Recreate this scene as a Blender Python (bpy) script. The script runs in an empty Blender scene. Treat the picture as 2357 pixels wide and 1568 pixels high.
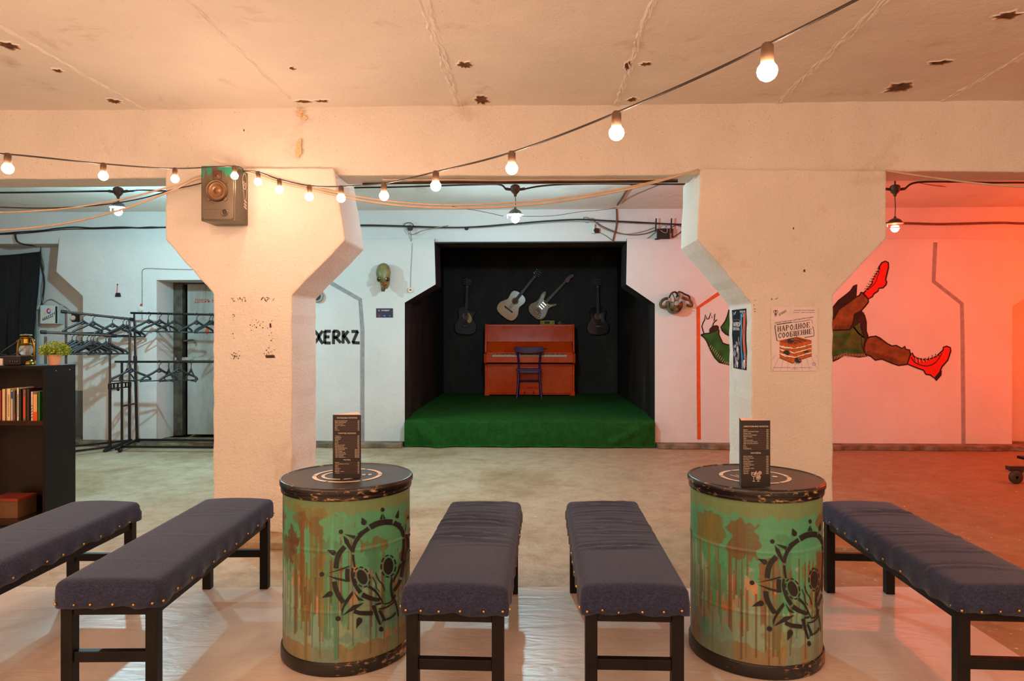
import bpy, bmesh, math, random
import numpy as np
from mathutils import Vector as V, Matrix
from mathutils.geometry import tessellate_polygon
PI = math.pi
R = random.Random(7)
scene = bpy.context.scene
COL = scene.collection
# ---------------------------------------------------------------- survey of the place
# room axes: X right, Y into the room, Z up; the photographer stands at the origin, eye at 1.34 m
F, CX, HY, EYE, TH = 1571.0, 1178.5, 770.0, 1.34, 0.0297
cT, sT = math.cos(TH), math.sin(TH)
def C(xc, d, z=0.0):
    return V((xc*cT - d*sT, xc*sT + d*cT, z))
def P(px, py, d):
    return C((px-CX)/F*d, d, EYE-(py-HY)/F*d)
def PY(px, py, y):
    return P(px, py, y/((px-CX)/F*sT + cT))
def PX(px, py, x):
    return P(px, py, x/((px-CX)/F*cT - sT))
def PZ(px, py, z):
    return P(px, py, (EYE-z)*F/(py-HY))

# ---------------------------------------------------------------- objects
def tag(o, label=None, cat=None, group=None, kind=None):
    if label: o['label'] = label
    if cat: o['category'] = cat
    if group: o['group'] = group
    if kind: o['kind'] = kind
    return o
def thing(name, label, cat, loc=(0, 0, 0), rz=0.0, group=None):
    o = bpy.data.objects.new(name, None)
    COL.objects.link(o)
    o.empty_display_size = 0.05
    o.location = loc
    o.rotation_euler = (0, 0, rz)
    return tag(o, label, cat, group)
def kids(o):
    return [c for c in bpy.data.objects if c.parent == o]
def dup(o, parent=None):
    c = o.copy()
    COL.objects.link(c)
    c.parent = parent
    for ch in kids(o):
        dup(ch, c)
    return c

class MB:
    def __init__(s):
        s.v = []; s.f = []; s.m = []; s.uv = None
    def add(s, verts, faces, mi=0):
        b = len(s.v)
        s.v += [tuple(p) for p in verts]
        s.f += [tuple(b+i for i in f) for f in faces]
        s.m += [mi]*len(faces)
        return s
    def box(s, a, b, mi=0):
        x0, y0, z0 = a; x1, y1, z1 = b
        vs = [(x0,y0,z0),(x1,y0,z0),(x1,y1,z0),(x0,y1,z0),(x0,y0,z1),(x1,y0,z1),(x1,y1,z1),(x0,y1,z1)]
        return s.add(vs, [(0,3,2,1),(4,5,6,7),(0,1,5,4),(1,2,6,5),(2,3,7,6),(3,0,4,7)], mi)
    def hexa(s, vs, mi=0):      # 8 corners in box order
        return s.add(vs, [(0,3,2,1),(4,5,6,7),(0,1,5,4),(1,2,6,5),(2,3,7,6),(3,0,4,7)], mi)
    def bar(s, p, q, w, h, mi=0, up=(0,0,1)):
        p, q = V(p), V(q); d = (q-p).normalized(); u = V(up)
        if abs(d.dot(u)) > .97: u = V((0,1,0))
        a = d.cross(u).normalized()*w/2; b = a.cross(d).normalized()*h/2
        return s.hexa([p-a-b, p+a-b, q+a-b, q-a-b, p-a+b, p+a+b, q+a+b, q-a+b], mi)
    def tube(s, pts, r, n=8, mi=0, closed=False, caps=True, flat=1.0):
        pts = [V(p) for p in pts]; N = len(pts)
        rs = r if isinstance(r, (list, tuple)) else [r]*N
        prev = None; rings = []
        for i, p in enumerate(pts):
            if closed: t = pts[(i+1) % N]-pts[i-1]
            else: t = pts[min(i+1, N-1)]-pts[max(i-1, 0)]
            t.normalize()
            if prev is None:
                a = t.orthogonal().normalized()
                for c in (V((0,0,1)), V((0,1,0)), V((1,0,0))):
                    if abs(c.dot(t)) < .8:
                        a = c-t*c.dot(t); a.normalize(); break
            else:
                a = prev-t*prev.dot(t)
                a = a.normalized() if a.length > 1e-6 else t.orthogonal().normalized()
            prev = a; b = t.cross(a)
            rings.append([p+(a*math.cos(2*PI*k/n)+b*flat*math.sin(2*PI*k/n))*rs[i] for k in range(n)])
        vs = [q for ring in rings for q in ring]; fs = []
        for i in range(N if closed else N-1):
            j = (i+1) % N
            for k in range(n):
                fs.append((i*n+k, i*n+(k+1) % n, j*n+(k+1) % n, j*n+k))
        if caps and not closed:
            fs.append(tuple(range(n-1, -1, -1))); fs.append(tuple((N-1)*n+k for k in range(n)))
        return s.add(vs, fs, mi)
    def lathe(s, prof, n=24, o=(0,0,0), axis='z', mi=0, cap0=False, cap1=False):
        o = V(o); vs = []; fs = []
        for (r, h) in prof:
            for k in range(n):
                a = 2*PI*k/n; c, d = r*math.cos(a), r*math.sin(a)
                vs.append(o+(V((c, d, h)) if axis == 'z' else V((c, -h, d)) if axis == 'y' else V((h, c, d))))
        for i in range(len(prof)-1):
            for k in range(n):
                fs.append((i*n+k, i*n+(k+1) % n, (i+1)*n+(k+1) % n, (i+1)*n+k))
        if cap0: fs.append(tuple(range(n-1, -1, -1)))
        if cap1: fs.append(tuple((len(prof)-1)*n+k for k in range(n)))
        return s.add(vs, fs, mi)
    def ball(s, c, rx, ry=None, rz=None, n=16, m=10, mi=0):
        ry = ry or rx; rz = rz or rx; c = V(c); vs = []; fs = []
        for i in range(m+1):
            a = -PI/2+PI*i/m
            for k in range(n):
                b = 2*PI*k/n
                vs.append(c+V((rx*math.cos(a)*math.cos(b), ry*math.cos(a)*math.sin(b), rz*math.sin(a))))
        for i in range(m):
            for k in range(n):
                fs.append((i*n+k, i*n+(k+1) % n, (i+1)*n+(k+1) % n, (i+1)*n+k))
        return s.add(vs, fs, mi)
    def prism(s, poly, d0, d1, fn, mi=0, side=None):
        """poly: 2D points; fn(u,v,d)->3D; solid between d0 and d1; side: material of each edge face"""
        n = len(poly)
        vs = [fn(u, v, d0) for u, v in poly]+[fn(u, v, d1) for u, v in poly]
        s.add(vs, [tuple(range(n)), tuple(range(2*n-1, n-1, -1))], mi)
        b = len(s.v)-2*n
        for i in range(n):
            j = (i+1) % n
            s.f.append((b+i, b+n+i, b+n+j, b+j)); s.m.append(side[i] if side else mi)
        return s
    def fill(s, poly, fn, mi=0):
        """flat filled outline (paint or print)"""
        pts = [V((u, v, 0)) for u, v in poly]
        tris = tessellate_polygon([pts])
        return s.add([fn(u, v) for u, v in poly], [tuple(t) for t in tris], mi)
    def stroke(s, path, w, fn, mi=0, taper=None, step=None):
        pts = [V((u, v)) for u, v in path]
        if step: pts = smooth2(pts, step)
        N = len(pts); L = []; Rr = []
        for i, p in enumerate(pts):
            t = pts[min(i+1, N-1)]-pts[max(i-1, 0)]
            if t.length < 1e-9: t = V((1, 0))
            t.normalize(); nn = V((-t.y, t.x))
            k = 1.0
            if taper:
                q = i/(N-1); k = taper[0]+(taper[1]-taper[0])*q
            L.append(p+nn*w/2*k); Rr.append(p-nn*w/2*k)
        return s.add([fn(q.x, q.y) for q in L+Rr], [(i, i+1, N+i+1, N+i) for i in range(N-1)], mi)
    def text(s, txt, fn, size=1.0, mi=0, align='LEFT', shear=0.0, squeeze=1.0, bold=0.0):
        vs, fs, w = text_shape(txt, bold)
        off = 0 if align == 'LEFT' else (w/2 if align == 'CENTER' else w)
        return s.add([fn((x-off)*size*squeeze+shear*y*size, y*size) for x, y in vs], fs, mi)
    def build(s, name, mats, parent=None, smooth=False, bevel=0, seg=2, world=False, fix=True, subsurf=0):
        me = bpy.data.meshes.new(name)
        vs = s.v
        if world and parent is not None:
            o = V((0, 0, 0)); q = parent
            while q is not None: o = o+q.location; q = q.parent
            vs = [tuple(V(p)-o) for p in vs]
        me.from_pydata(vs, [], s.f)
        mats = mats if isinstance(mats, (list, tuple)) else [mats]
        for m in mats: me.materials.append(m)
        if len(mats) > 1: me.polygons.foreach_set('material_index', s.m)
        if smooth: me.polygons.foreach_set('use_smooth', [True]*len(s.f))
        if s.uv is not None:
            l = me.uv_layers.new(name='UVMap')
            for lp in me.loops: l.data[lp.index].uv = s.uv[lp.vertex_index]
        me.update()
        if fix:
            bm = bmesh.new(); bm.from_mesh(me)
            bmesh.ops.recalc_face_normals(bm, faces=bm.faces)
            bm.to_mesh(me); bm.free()
        o = bpy.data.objects.new(name, me)
        COL.objects.link(o)
        o.parent = parent
        if bevel:
            md = o.modifiers.new('edge', 'BEVEL'); md.width = bevel; md.segments = seg
            md.limit_method = 'ANGLE'; md.angle_limit = math.radians(40)
        if subsurf:
            md = o.modifiers.new('sub', 'SUBSURF'); md.levels = subsurf; md.render_levels = subsurf
        if smooth == 'auto':
            me.polygons.foreach_set('use_smooth', [True]*len(me.polygons))
            me.set_sharp_from_angle(angle=math.radians(38))
        return o

def smooth2(pts, n):
    """Catmull-Rom through the points, n pieces per span (2D or 3D)"""
    out = []; N = len(pts)
    for i in range(N-1):
        p0 = pts[max(i-1, 0)]; p1 = pts[i]; p2 = pts[i+1]; p3 = pts[min(i+2, N-1)]
        for k in range(n):
            t = k/n
            out.append(0.5*((2*p1)+(p2-p0)*t+(2*p0-5*p1+4*p2-p3)*t*t+(3*p1-p0-3*p2+p3)*t**3))
    out.append(pts[-1].copy())
    return out
def smooth3(pts, n=6):
    return smooth2([V(p) for p in pts], n)
_tx = {}
def text_shape(txt, bold=0.0):
    key = (txt, bold)
    if key in _tx: return _tx[key]
    cu = bpy.data.curves.new('t', 'FONT'); cu.body = txt; cu.resolution_u = 3
    cu.offset = bold
    o = bpy.data.objects.new('t', cu); COL.objects.link(o)
    dg = bpy.context.evaluated_depsgraph_get(); dg.update()
    me = bpy.data.meshes.new_from_object(o.evaluated_get(dg))
    vs = [(v.co.x, v.co.y) for v in me.vertices]; fs = [tuple(p.vertices) for p in me.polygons]
    w = max([x for x, y in vs], default=0)
    bpy.data.objects.remove(o); bpy.data.curves.remove(cu); bpy.data.meshes.remove(me)
    _tx[key] = (vs, fs, w)
    return _tx[key]
def ell(cx, cy, rx, ry, rot=0.0, n=24, a0=0, a1=2*PI):
    c, s_ = math.cos(rot), math.sin(rot); out = []
    full = abs(a1-a0-2*PI) < 1e-6
    for k in range(n if full else n+1):
        a = a0+(a1-a0)*k/n; x, y = rx*math.cos(a), ry*math.sin(a)
        out.append((cx+c*x-s_*y, cy+s_*x+c*y))
    return out
def drop(tx, ty, bx, by, r, n=14):
    """teardrop: tip (tx,ty), round end centred at (bx,by)"""
    a = math.atan2(by-ty, bx-tx); out = [(tx, ty)]
    for k in range(n+1):
        b = a-PI*.62+2*PI*.62*k/n
        out.append((bx+r*math.cos(b), by+r*math.sin(b)))
    return out
def rough(poly, step, amp, closed=True, rnd=R):
    """break the straight edges of an outline into slightly uneven hand-plastered ones"""
    out = []; n = len(poly)
    for i in range(n if closed else n-1):
        a = V(poly[i]); b = V(poly[(i+1) % n]); L = (b-a).length; k = max(1, int(L/step))
        for j in range(k):
            p = a.lerp(b, j/k)
            if j and amp:
                t = (b-a).normalized(); p = p+V((-t.y, t.x))*rnd.uniform(-amp, amp)
            out.append((p.x, p.y))
    return out

# ---------------------------------------------------------------- materials
def L(c):      # sRGB 0-255 to linear
    return tuple(((x/255)/12.92 if x/255 <= .04045 else ((x/255+.055)/1.055)**2.4) for x in c)+(1.0,)
class NT:
    def __init__(s, name):
        s.m = bpy.data.materials.new(name); s.m.use_nodes = True
        s.t = s.m.node_tree; s.n = s.t.nodes; s.l = s.t.links
        s.b = s.n['Principled BSDF']
        s.co = None
    def node(s, typ, **kw):
        nd = s.n.new(typ)
        for k, v in kw.items():
            if k.startswith('i_'): nd.inputs[k[2:].replace('_', ' ')].default_value = v
            else: setattr(nd, k, v)
        return nd
    def coord(s, sc=(1, 1, 1), src='Object'):
        t = s.node('ShaderNodeTexCoord'); mp = s.node('ShaderNodeMapping')
        mp.inputs['Scale'].default_value = sc
        s.l.new(t.outputs[src], mp.inputs['Vector'])
        return mp.outputs['Vector']
    def noise(s, scale, detail=4, rough=.5, dist=0, sc=(1, 1, 1), src='Object'):
        nd = s.node('ShaderNodeTexNoise')
        nd.inputs['Scale'].default_value = scale; nd.inputs['Detail'].default_value = detail
        nd.inputs['Roughness'].default_value = rough; nd.inputs['Distortion'].default_value = dist
        s.l.new(s.coord(sc, src), nd.inputs['Vector'])
        return nd.outputs['Fac']
    def ramp(s, fac, stops):
        nd = s.node('ShaderNodeValToRGB'); el = nd.color_ramp.elements
        while len(el) < len(stops): el.new(.5)
        for e, (p, c) in zip(el, stops):
            e.position = p; e.color = c if len(c) == 4 else tuple(c)+(1,)
        s.l.new(fac, nd.inputs['Fac'])
        return nd.outputs['Color']
    def mix(s, fac, a, b, mode='MIX'):
        nd = s.node('ShaderNodeMix', data_type='RGBA', blend_type=mode)
        for sock, v in ((nd.inputs[0], fac), (nd.inputs[6], a), (nd.inputs[7], b)):
            if isinstance(v, (int, float)): sock.default_value = v
            elif isinstance(v, tuple): sock.default_value = v
            else: s.l.new(v, sock)
        return nd.outputs[2]
    def set(s, name, v):
        if isinstance(v, (int, float, tuple)): s.b.inputs[name].default_value = v
        else: s.l.new(v, s.b.inputs[name])
        return s
    def bump(s, h, strength=.3, dist=.01, prev=None):
        nd = s.node('ShaderNodeBump'); nd.inputs['Strength'].default_value = strength
        nd.inputs['Distance'].default_value = dist
        s.l.new(h, nd.inputs['Height'])
        if prev is not None: s.l.new(prev, nd.inputs['Normal'])
        s.l.new(nd.outputs['Normal'], s.b.inputs['Normal'])
        return nd.outputs['Normal']
def plain(name, col, rough=.5, metal=0.0, var=.12, vs=9.0, bump=0, bs=60.0, bd=.002, spec=.5, coat=0):
    t = NT(name); c = L(col)
    if var:
        f = t.noise(vs, 4)
        lo = tuple(x*(1-var*1.6) for x in c[:3])+(1,); hi = tuple(min(1, x*(1+var)) for x in c[:3])+(1,)
        t.set('Base Color', t.ramp(f, [(.3, lo), (.7, hi)]))
    else: t.set('Base Color', c)
    t.set('Roughness', rough).set('Metallic', metal).set('Specular IOR Level', spec)
    if coat: t.set('Coat Weight', coat)
    if bump: t.bump(t.noise(bs, 3), bump, bd)
    return t.m
def plaster(name, col, big=.35, bs=38.0, bd=.010, dirt=None, stain=.0):
    t = NT(name); c = L(col)
    f = t.noise(1.3, 3, .6)
    base = t.ramp(f, [(.3, tuple(x*.90 for x in c[:3])+(1,)), (.65, c)])
    if stain:
        g = t.noise(2.2, 4, .7, .4)
        base = t.mix(t.ramp(g, [(.60, (0,0,0,1)), (.78, (stain,)*3+(1,))]), base, L((168, 128, 84)))
    sp = t.noise(95, 0)
    base = t.mix(t.ramp(sp, [(.78, (0,0,0,1)), (.84, (.4,.4,.4,1))]), base, L((140, 118, 96)))
    t.set('Base Color', base).set('Roughness', .82).set('Specular IOR Level', .25)
    n1 = t.bump(t.noise(bs, 2, .55, .6), big, bd)
    t.bump(t.noise(4.5, 2), .35, .03, n1)
    return t.m
def emis(name, col, strength):
    m = bpy.data.materials.new(name); m.use_nodes = True; t = m.node_tree; t.nodes.clear()
    o = t.nodes.new('ShaderNodeOutputMaterial'); e = t.nodes.new('ShaderNodeEmission')
    e.inputs['Color'].default_value = tuple(col)+(1,); e.inputs['Strength'].default_value = strength
    t.links.new(e.outputs[0], o.inputs[0])
    return m
M = {}
M['plaster'] = plaster('white_plaster_rough', (224, 214, 202), .6, 66, .009, stain=.35)
M['plaster_back'] = plaster('white_plaster_back', (216, 214, 210), .40, 34, .007)
M['ceiling'] = plaster('ceiling_plaster', (238, 230, 220), .34, 60, .006, stain=.5)
M['black_wall'] = NT('black_paint_wall')
_t = M['black_wall']; _f = _t.noise(2.4, 6, .65, .5, (1, 1, .5))
_t.set('Base Color', _t.ramp(_f, [(.35, L((27, 25, 25))), (.60, L((46, 43, 41))), (.78, L((78, 70, 66)))])).set('Roughness', .6).set('Specular IOR Level', .3)
_t.bump(_t.noise(40, 3), .3, .006); M['black_wall'] = _t.m
# worn concrete floor
_t = NT('worn_concrete')
_a = _t.noise(.9, 5, .62, .6); _b = _t.noise(6, 4, .7); _c = _t.noise(26, 3, .7)
_base = _t.ramp(_a, [(.28, L((152, 124, 90))), (.5, L((188, 165, 134))), (.72, L((206, 190, 162)))])
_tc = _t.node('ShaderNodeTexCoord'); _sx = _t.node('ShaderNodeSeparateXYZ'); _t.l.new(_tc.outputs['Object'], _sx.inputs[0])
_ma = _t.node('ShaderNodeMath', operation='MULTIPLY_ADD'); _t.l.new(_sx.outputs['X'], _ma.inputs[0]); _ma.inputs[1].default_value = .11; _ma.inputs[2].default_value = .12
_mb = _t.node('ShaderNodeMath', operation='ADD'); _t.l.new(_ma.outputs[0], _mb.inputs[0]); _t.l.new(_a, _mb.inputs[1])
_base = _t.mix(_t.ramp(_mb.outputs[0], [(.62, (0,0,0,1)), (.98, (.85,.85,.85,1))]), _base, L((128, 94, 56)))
_base = _t.mix(_t.ramp(_b, [(.42, (0,0,0,1)), (.72, (.5,.5,.5,1))]), _base, L((128, 98, 66)))
_base = _t.mix(_t.ramp(_c, [(.63, (0,0,0,1)), (.72, (.8,.8,.8,1))]), _base, L((222, 212, 192)))
_t.set('Base Color', _base).set('Roughness', _t.ramp(_b, [(.3, (.38,)*3+(1,)), (.7, (.7,)*3+(1,))])).set('Specular IOR Level', .35)
_n = _t.bump(_c, .35, .008); _t.bump(_b, .5, .02, _n); M['floor'] = _t.m
# thin pale sheet laid on the floor
_t = NT('pale_floor_sheet')
_a = _t.noise(1.6, 5, .6, .8, (1, .6, 1)); _b = _t.noise(9, 3, .5, 1.0, (.45, 1.4, 1))
_s = _t.noise(70, 2)
_base = _t.ramp(_a, [(.3, L((188, 168, 152))), (.7, L((220, 208, 194)))])
_base = _t.mix(_t.ramp(_s, [(.76, (0,0,0,1)), (.8, (.7,.7,.7,1))]), _base, L((92, 74, 60)))
_t.set('Base Color', _base).set('Roughness', .34).set('Specular IOR Level', .55)
_n = _t.bump(_b, .32, .012); _t.bump(_t.noise(22, 3, .5, .6, (.6, 1.6, 1)), .16, .006, _n); M['sheet'] = _t.m
# bench cloth
_t = NT('grey_blue_denim')
_w = _t.noise(420, 2, .5, 0, (1, .16, .4)); _w2 = _t.noise(420, 2, .5, 0, (.16, 1, .4)); _v = _t.noise(5, 4)
_base = _t.ramp(_w, [(.35, L((27, 29, 46))), (.65, L((56, 60, 84)))])
_base = _t.mix(.5, _base, _t.ramp(_w2, [(.35, L((28, 31, 50))), (.65, L((54, 58, 84)))]))
_base = _t.mix(_t.ramp(_v, [(.4, (0,0,0,1)), (.75, (.35,.35,.35,1))]), _base, L((44, 42, 54)))
_t.set('Base Color', _base).set('Roughness', .9).set('Specular IOR Level', .15).set('Sheen Weight', .12).set('Sheen Roughness', .5)
_t.bump(_w, .25, .001); M['denim'] = _t.m
M['bench_wood'] = plain('black_stained_wood', (17, 11, 9), .5, 0, .35, 14, .2, 50, spec=.25)
M['brass'] = plain('brass_nail', (205, 160, 80), .25, 1.0, .1)
M['black'] = plain('black_paint', (22, 20, 20), .55, 0, .2)
M['black_metal'] = plain('black_metal', (26, 26, 28), .4, .3, .2, 20)
M['steel_tube'] = plain('grey_steel_tube', (92, 88, 88), .32, .85, .15)
M['hanger'] = plain('black_hanger_plastic', (34, 40, 44), .35, 0, .2)
M['white'] = plain('white_print', (238, 225, 215), .6, 0, .03)
M['cream'] = plain('cream_print', (226, 205, 180), .6, 0, .05)
M['dark_brown'] = plain('dark_brown_laminate', (30, 16, 12), .35, 0, .3, 7)
M['laminate'] = plain('black_brown_laminate_side', (15, 12, 12), .5, 0, .25, 5, spec=.25)
M['socket'] = plain('brown_socket', (96, 72, 52), .5, 0, .1)
M['cable'] = plain('dark_cable', (44, 34, 28), .6, 0, .2)
M['pale_cable'] = plain('pale_cable', (206, 178, 150), .6, 0, .1)
M['grey_cable'] = plain('grey_cable', (150, 140, 128), .7, 0, .2)
M['brown_cable'] = plain('brown_cable', (112, 74, 50), .7, 0, .2)
M['kerb'] = plain('kerb_concrete', (120, 106, 84), .8, 0, .4, 8, .5, 30, .01)
# ================================================================ the setting
def struct(name, mb, mats, **kw):
    o = mb.build(name, mats, **kw)
    o['kind'] = 'structure'
    return o
ZC = 2.84          # ceiling
YB = 8.17          # face of the far wall
YF = 4.40          # face of the near columns
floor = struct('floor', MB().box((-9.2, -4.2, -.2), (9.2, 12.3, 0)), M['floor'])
ceiling = struct('ceiling', MB().box((-9.2, -4.2, ZC), (9.2, 12.3, ZC+.2)), M['ceiling'])
struct('wall_left', MB().box((-9.2, -4.2, 0), (-9.0, 12.3, ZC)), M['plaster_back'])
struct('wall_right', MB().box((9.0, -4.2, 0), (9.2, 12.3, ZC)), M['plaster_back'])
struct('wall_near', MB().box((-9.2, -4.2, 0), (9.2, -4.0, ZC)), M['plaster_back'])
xz = lambda u, v, d: (u, d, v)
def wallpts(pts, Y):
    return [(PY(a, b, Y).x, PY(a, b, Y).z) for a, b in pts]
# ceiling beams
_r = random.Random(3)
bm_ = MB(); prof = rough([(4.47, 2.384), (4.47, ZC+.02), (4.74, ZC+.02), (4.74, 2.384)], 9, 0)
n = 150; vs = []
for i in range(n+1):
    x = -9.1+18.2*i/n; k = .006*math.sin(x*2.1)+.004*_r.uniform(-1, 1)
    sag = -.006*math.sin(x*1.7+1)+_r.uniform(-.003, .003)
    vs += [(x, 4.47+k, 2.384+sag), (x, 4.47+k*1.5, ZC+.02), (x, 4.74, ZC+.02), (x, 4.74, 2.384+sag*.5)]
fs = []
for i in range(n):
    for k in range(4): fs.append((i*4+k, i*4+(k+1) % 4, i*4+4+(k+1) % 4, i*4+4+k))
bm_.add(vs, fs)
struct('beam', bm_, M['plaster'], bevel=.012)
struct('beam', MB().box((-9.1, 8.20, 2.452), (9.1, 8.62, ZC+.02)), M['plaster_back'], bevel=.01)
# near columns with corbel heads
def colpoly(pts):
    q = wallpts(pts, YF)
    return rough([(x, max(z, .045)) for x, z in q], .06, .0035, rnd=_r)
lc = colpoly([(381, 386), (381, 553), (490, 676), (490, 1300), (672, 1300), (672, 680), (795, 553), (768, 386)])
rc = colpoly([(1611, 388), (1606, 551), (1730, 698), (1730, 1300), (1918, 1300), (1918, 680), (2041, 548), (2041, 392)])
column_a = struct('column', MB().prism(lc, YF, YF+.50, xz), M['plaster'], bevel=.012)
column_b = struct('column', MB().prism(rc, YF, YF+.50, xz), M['plaster'], bevel=.012)
for q, nm in ((lc, 'a'), (rc, 'b')):
    lows = [x for x, z in q if z < .06]
    x0, x1 = min(lows)-.10, max(lows)+.10
    pb = MB(); m = 24; top = []; 
    poly = rough([(x0, 4.20), (x1, 4.20), (x1, 5.1), (x0, 5.1)], .05, .008, rnd=_r)
    pb.prism(poly, 0, .047, lambda u, v, d: (u, v, d))
    struct('kerb', pb, M['floor'], bevel=.006)
# more columns of the same row outside the frame keep the hall true from the side
for dx in (-3.55, 7.05):
    struct('column', MB().prism([(x+dx, z) for x, z in lc], YF, YF+.50, xz), M['plaster'], bevel=.012)
# far wall: left piece with the steel door's opening, right piece with the mural
dl, dr, dt = PY(360, 645, YB).x, -3.42, PY(360, 645, YB).z
left = wallpts([(190, 1040), (190, 682), (129, 626), (136, 549), (1000, 549), (1003, 655), (932, 697), (932, 1040)], YB)
left = [(x, max(z, .0)) for x, z in left]
L0 = left[0][0]
poly = [(L0, 0)]+left[1:7]+[(left[6][0], 0), (dr, 0), (dr, dt), (dl, dt), (dl, .05), (dl-.1, 0)]
side = [0]*len(poly)
side[4] = side[5] = side[6] = 1
wall_l = struct('wall_back', MB().prism(poly, YB, YB+.48, xz, 0, side), [M['plaster_back'], M['black_wall']], bevel=.006)
right = wallpts([(1507, 1040), (1507, 700), (1441, 655), (1443, 549), (2415, 549), (2420, 650), (2331, 706), (2330, 1040)], YB)
poly = [(right[0][0], 0)]+right[1:7]+[(right[7][0], 0)]
side = [1, 1, 1, 0, 0, 0, 0, 0]
wall_r = struct('wall_back', MB().prism(poly, YB, YB+.48, xz, 0, side), [M['plaster_back'], M['black_wall']], bevel=.006)
struct('wall_back', MB().box((-9.1, 8.55, 0), (L0+.5, 8.75, ZC)), M['plaster_back'])
struct('wall_back', MB().box((right[7][0]-.5, 8.50, 0), (9.1, 8.75, ZC)), M['plaster_back'])
# dado of grey paint low on the left recess wall
struct('trim_1', MB().box((-9.05, 8.535, 0), (L0+.02, 8.55, .62)), plain('grey_dado', (112, 118, 118), .6, 0, .1))
# black niche around the stage
SXL, SXR = left[6][0], right[0][0]
struct('wall_stage_left', MB().box((SXL-.20, YB+.48, 0), (SXL-.03, 12.1, ZC)), M['black_wall'])
struct('wall_stage_right', MB().box((SXR+.03, YB+.48, 0), (SXR+.20, 12.1, ZC)), M['black_wall'])
struct('wall_stage_back', MB().box((SXL-.25, 12.0, 0), (SXR+.25, 12.2, ZC)), M['black_wall'])
struct('ceiling_stage', MB().box((SXL-.2, 8.63, ZC-.03), (SXR+.2, 12.1, ZC-.004)), M['black_wall'])
struct('trim_2', MB().box((SXL-.02, 8.185, 2.438), (SXR+.02, 8.63, 2.453)), M['black_wall'])
# low concrete kerb along the far wall
for a, b in ((-9.0, SXL-.01), (SXR+.01, 9.0)):
    q = [(a, 8.4), (b, 8.4)]+[(b-(b-a)*i/60, 7.99+_r.uniform(-.03, .03)) for i in range(61)]
    struct('kerb', MB().prism(q, 0, .055, lambda u, v, d: (u, v, d)), M['kerb'], bevel=.008)
# floor sheet under the benches
sb = MB(); q = []
a = C(-4.6, 3.62); b = C(2.115, 3.60)
for i in range(60):
    p = a.lerp(b, i/59); q.append((p.x, p.y+.012*math.sin(i*.9)+.01*math.sin(i*.37)))
for i in range(1, 30):
    p = C(2.115-.04*i/30, 3.60-5.5*i/30); q.append((p.x, p.y))
q += [(1.9, -3.5), (-4.7, -3.5)]
sheet = struct('floor_sheet', sb.prism(q, .0005, .004, lambda u, v, d: (u, v, d)), M['sheet'])
# ---- paint on the far wall (children of the wall they are painted on)
def on_wall(Y, sx=1, ox=0, oy=0):
    return lambda u, v: tuple(PY(ox+u/sx, oy+v/sx, Y))
M['grey_line'] = plain('grey_painted_line', (150, 148, 150), .8, 0, .12, 20)
M['orange_line'] = plain('orange_painted_line', (214, 84, 24), .8, 0, .1, 20)
w0 = on_wall(YB-.002)
MB().stroke([(735, 632), (766, 654), (829, 690), (834, 760), (834, 1016)], 9.5, w0).build('painted_line', M['grey_line'], wall_l)
MB().stroke([(2153, 558), (2149, 648), (2214, 699), (2216, 800), (2218, 1022)], 9, w0).build('painted_line', M['grey_line'], wall_r)
MB().stroke([(1609, 1012), (1608, 900), (1607, 708), (1660, 672), (1690, 652)], 8.5, w0).build('painted_line', M['orange_line'], wall_r)
# word painted in black
g = MB(); fk = on_wall(YB-.002, 5.6, 720, 580)
for pth in ([(20, 1015), (75, 1095), (20, 1180)], [(128, 1018), (80, 1098), (130, 1185)],
            [(158, 1018), (153, 1182)], [(150, 1022), (232, 1024)], [(155, 1096), (215, 1096)], [(150, 1172), (230, 1176)],
            [(268, 1018), (266, 1190)], [(262, 1022), (318, 1024), (338, 1058), (312, 1094), (266, 1102)], [(292, 1098), (330, 1140), (362, 1172)],
            [(392, 1016), (390, 1182)], [(458, 1020), (425, 1060), (388, 1104)], [(408, 1086), (440, 1130), (472, 1182)],
            [(498, 1026), (585, 1026)], [(580, 1024), (545, 1100), (515, 1172)], [(508, 1170), (604, 1174)]):
    g.stroke(pth, 39, fk, step=4)
g.build('painted_lettering', M['black'], wall_l)['label'] = 'black hand-painted letters KERKZ'
# mural of a jumping figure
MU = [plain('mural_red', (214, 26, 14), .8, 0, .05), plain('mural_brown', (120, 74, 32), .85, 0, .25, 12),
      plain('mural_green', (34, 98, 36), .85, 0, .3, 10), plain('mural_black', (28, 12, 10), .85, 0, .1),
      plain('mural_cream', (232, 206, 150), .85, 0, .05), plain('mural_dark', (50, 22, 15), .85, 0, .3, 14),
      plain('mural_olive', (70, 92, 34), .85, 0, .3, 10)]
mu = MB()
A = lambda k: on_wall(YB-.0015-.0006*k, 5.226, 1900, 590)
B = lambda k: on_wall(YB-.0015-.0006*k, 6.533, 1480, 620)
def shape(poly, mi, fn, w=17, lay=0, cl=True):
    mu.fill(poly, fn(lay), mi)
    mu.stroke(poly+[poly[0]] if cl else poly, w, fn(lay+1), 3)
coat = [(20, 690), (60, 640), (95, 610), (160, 530), (240, 470), (300, 420), (340, 360), (375, 338), (366, 470), (360, 500), (300, 540), (200, 590), (140, 660), (105, 765), (20, 800)]
shape(coat, 5, A)
for i in range(16):
    x = 120+i*15
    mu.stroke([(x, 640-i*9.5), (x+18, 560-i*12)], 6, A(1), 3)
hem = [(335, 720), (430, 655), (470, 712), (490, 790), (490, 900), (515, 970), (480, 990), (400, 930), (330, 840)]
shape(hem, 5, A, lay=0)
jack = [(30, 830), (60, 880), (100, 890), (290, 885), (330, 845), (420, 788), (425, 850), (478, 1000), (462, 1090), (470, 1150), (500, 1200), (400, 1212), (300, 1195), (230, 1185), (160, 1230), (95, 1262), (30, 1262)]
shape(jack, 6, A, lay=1)
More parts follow.
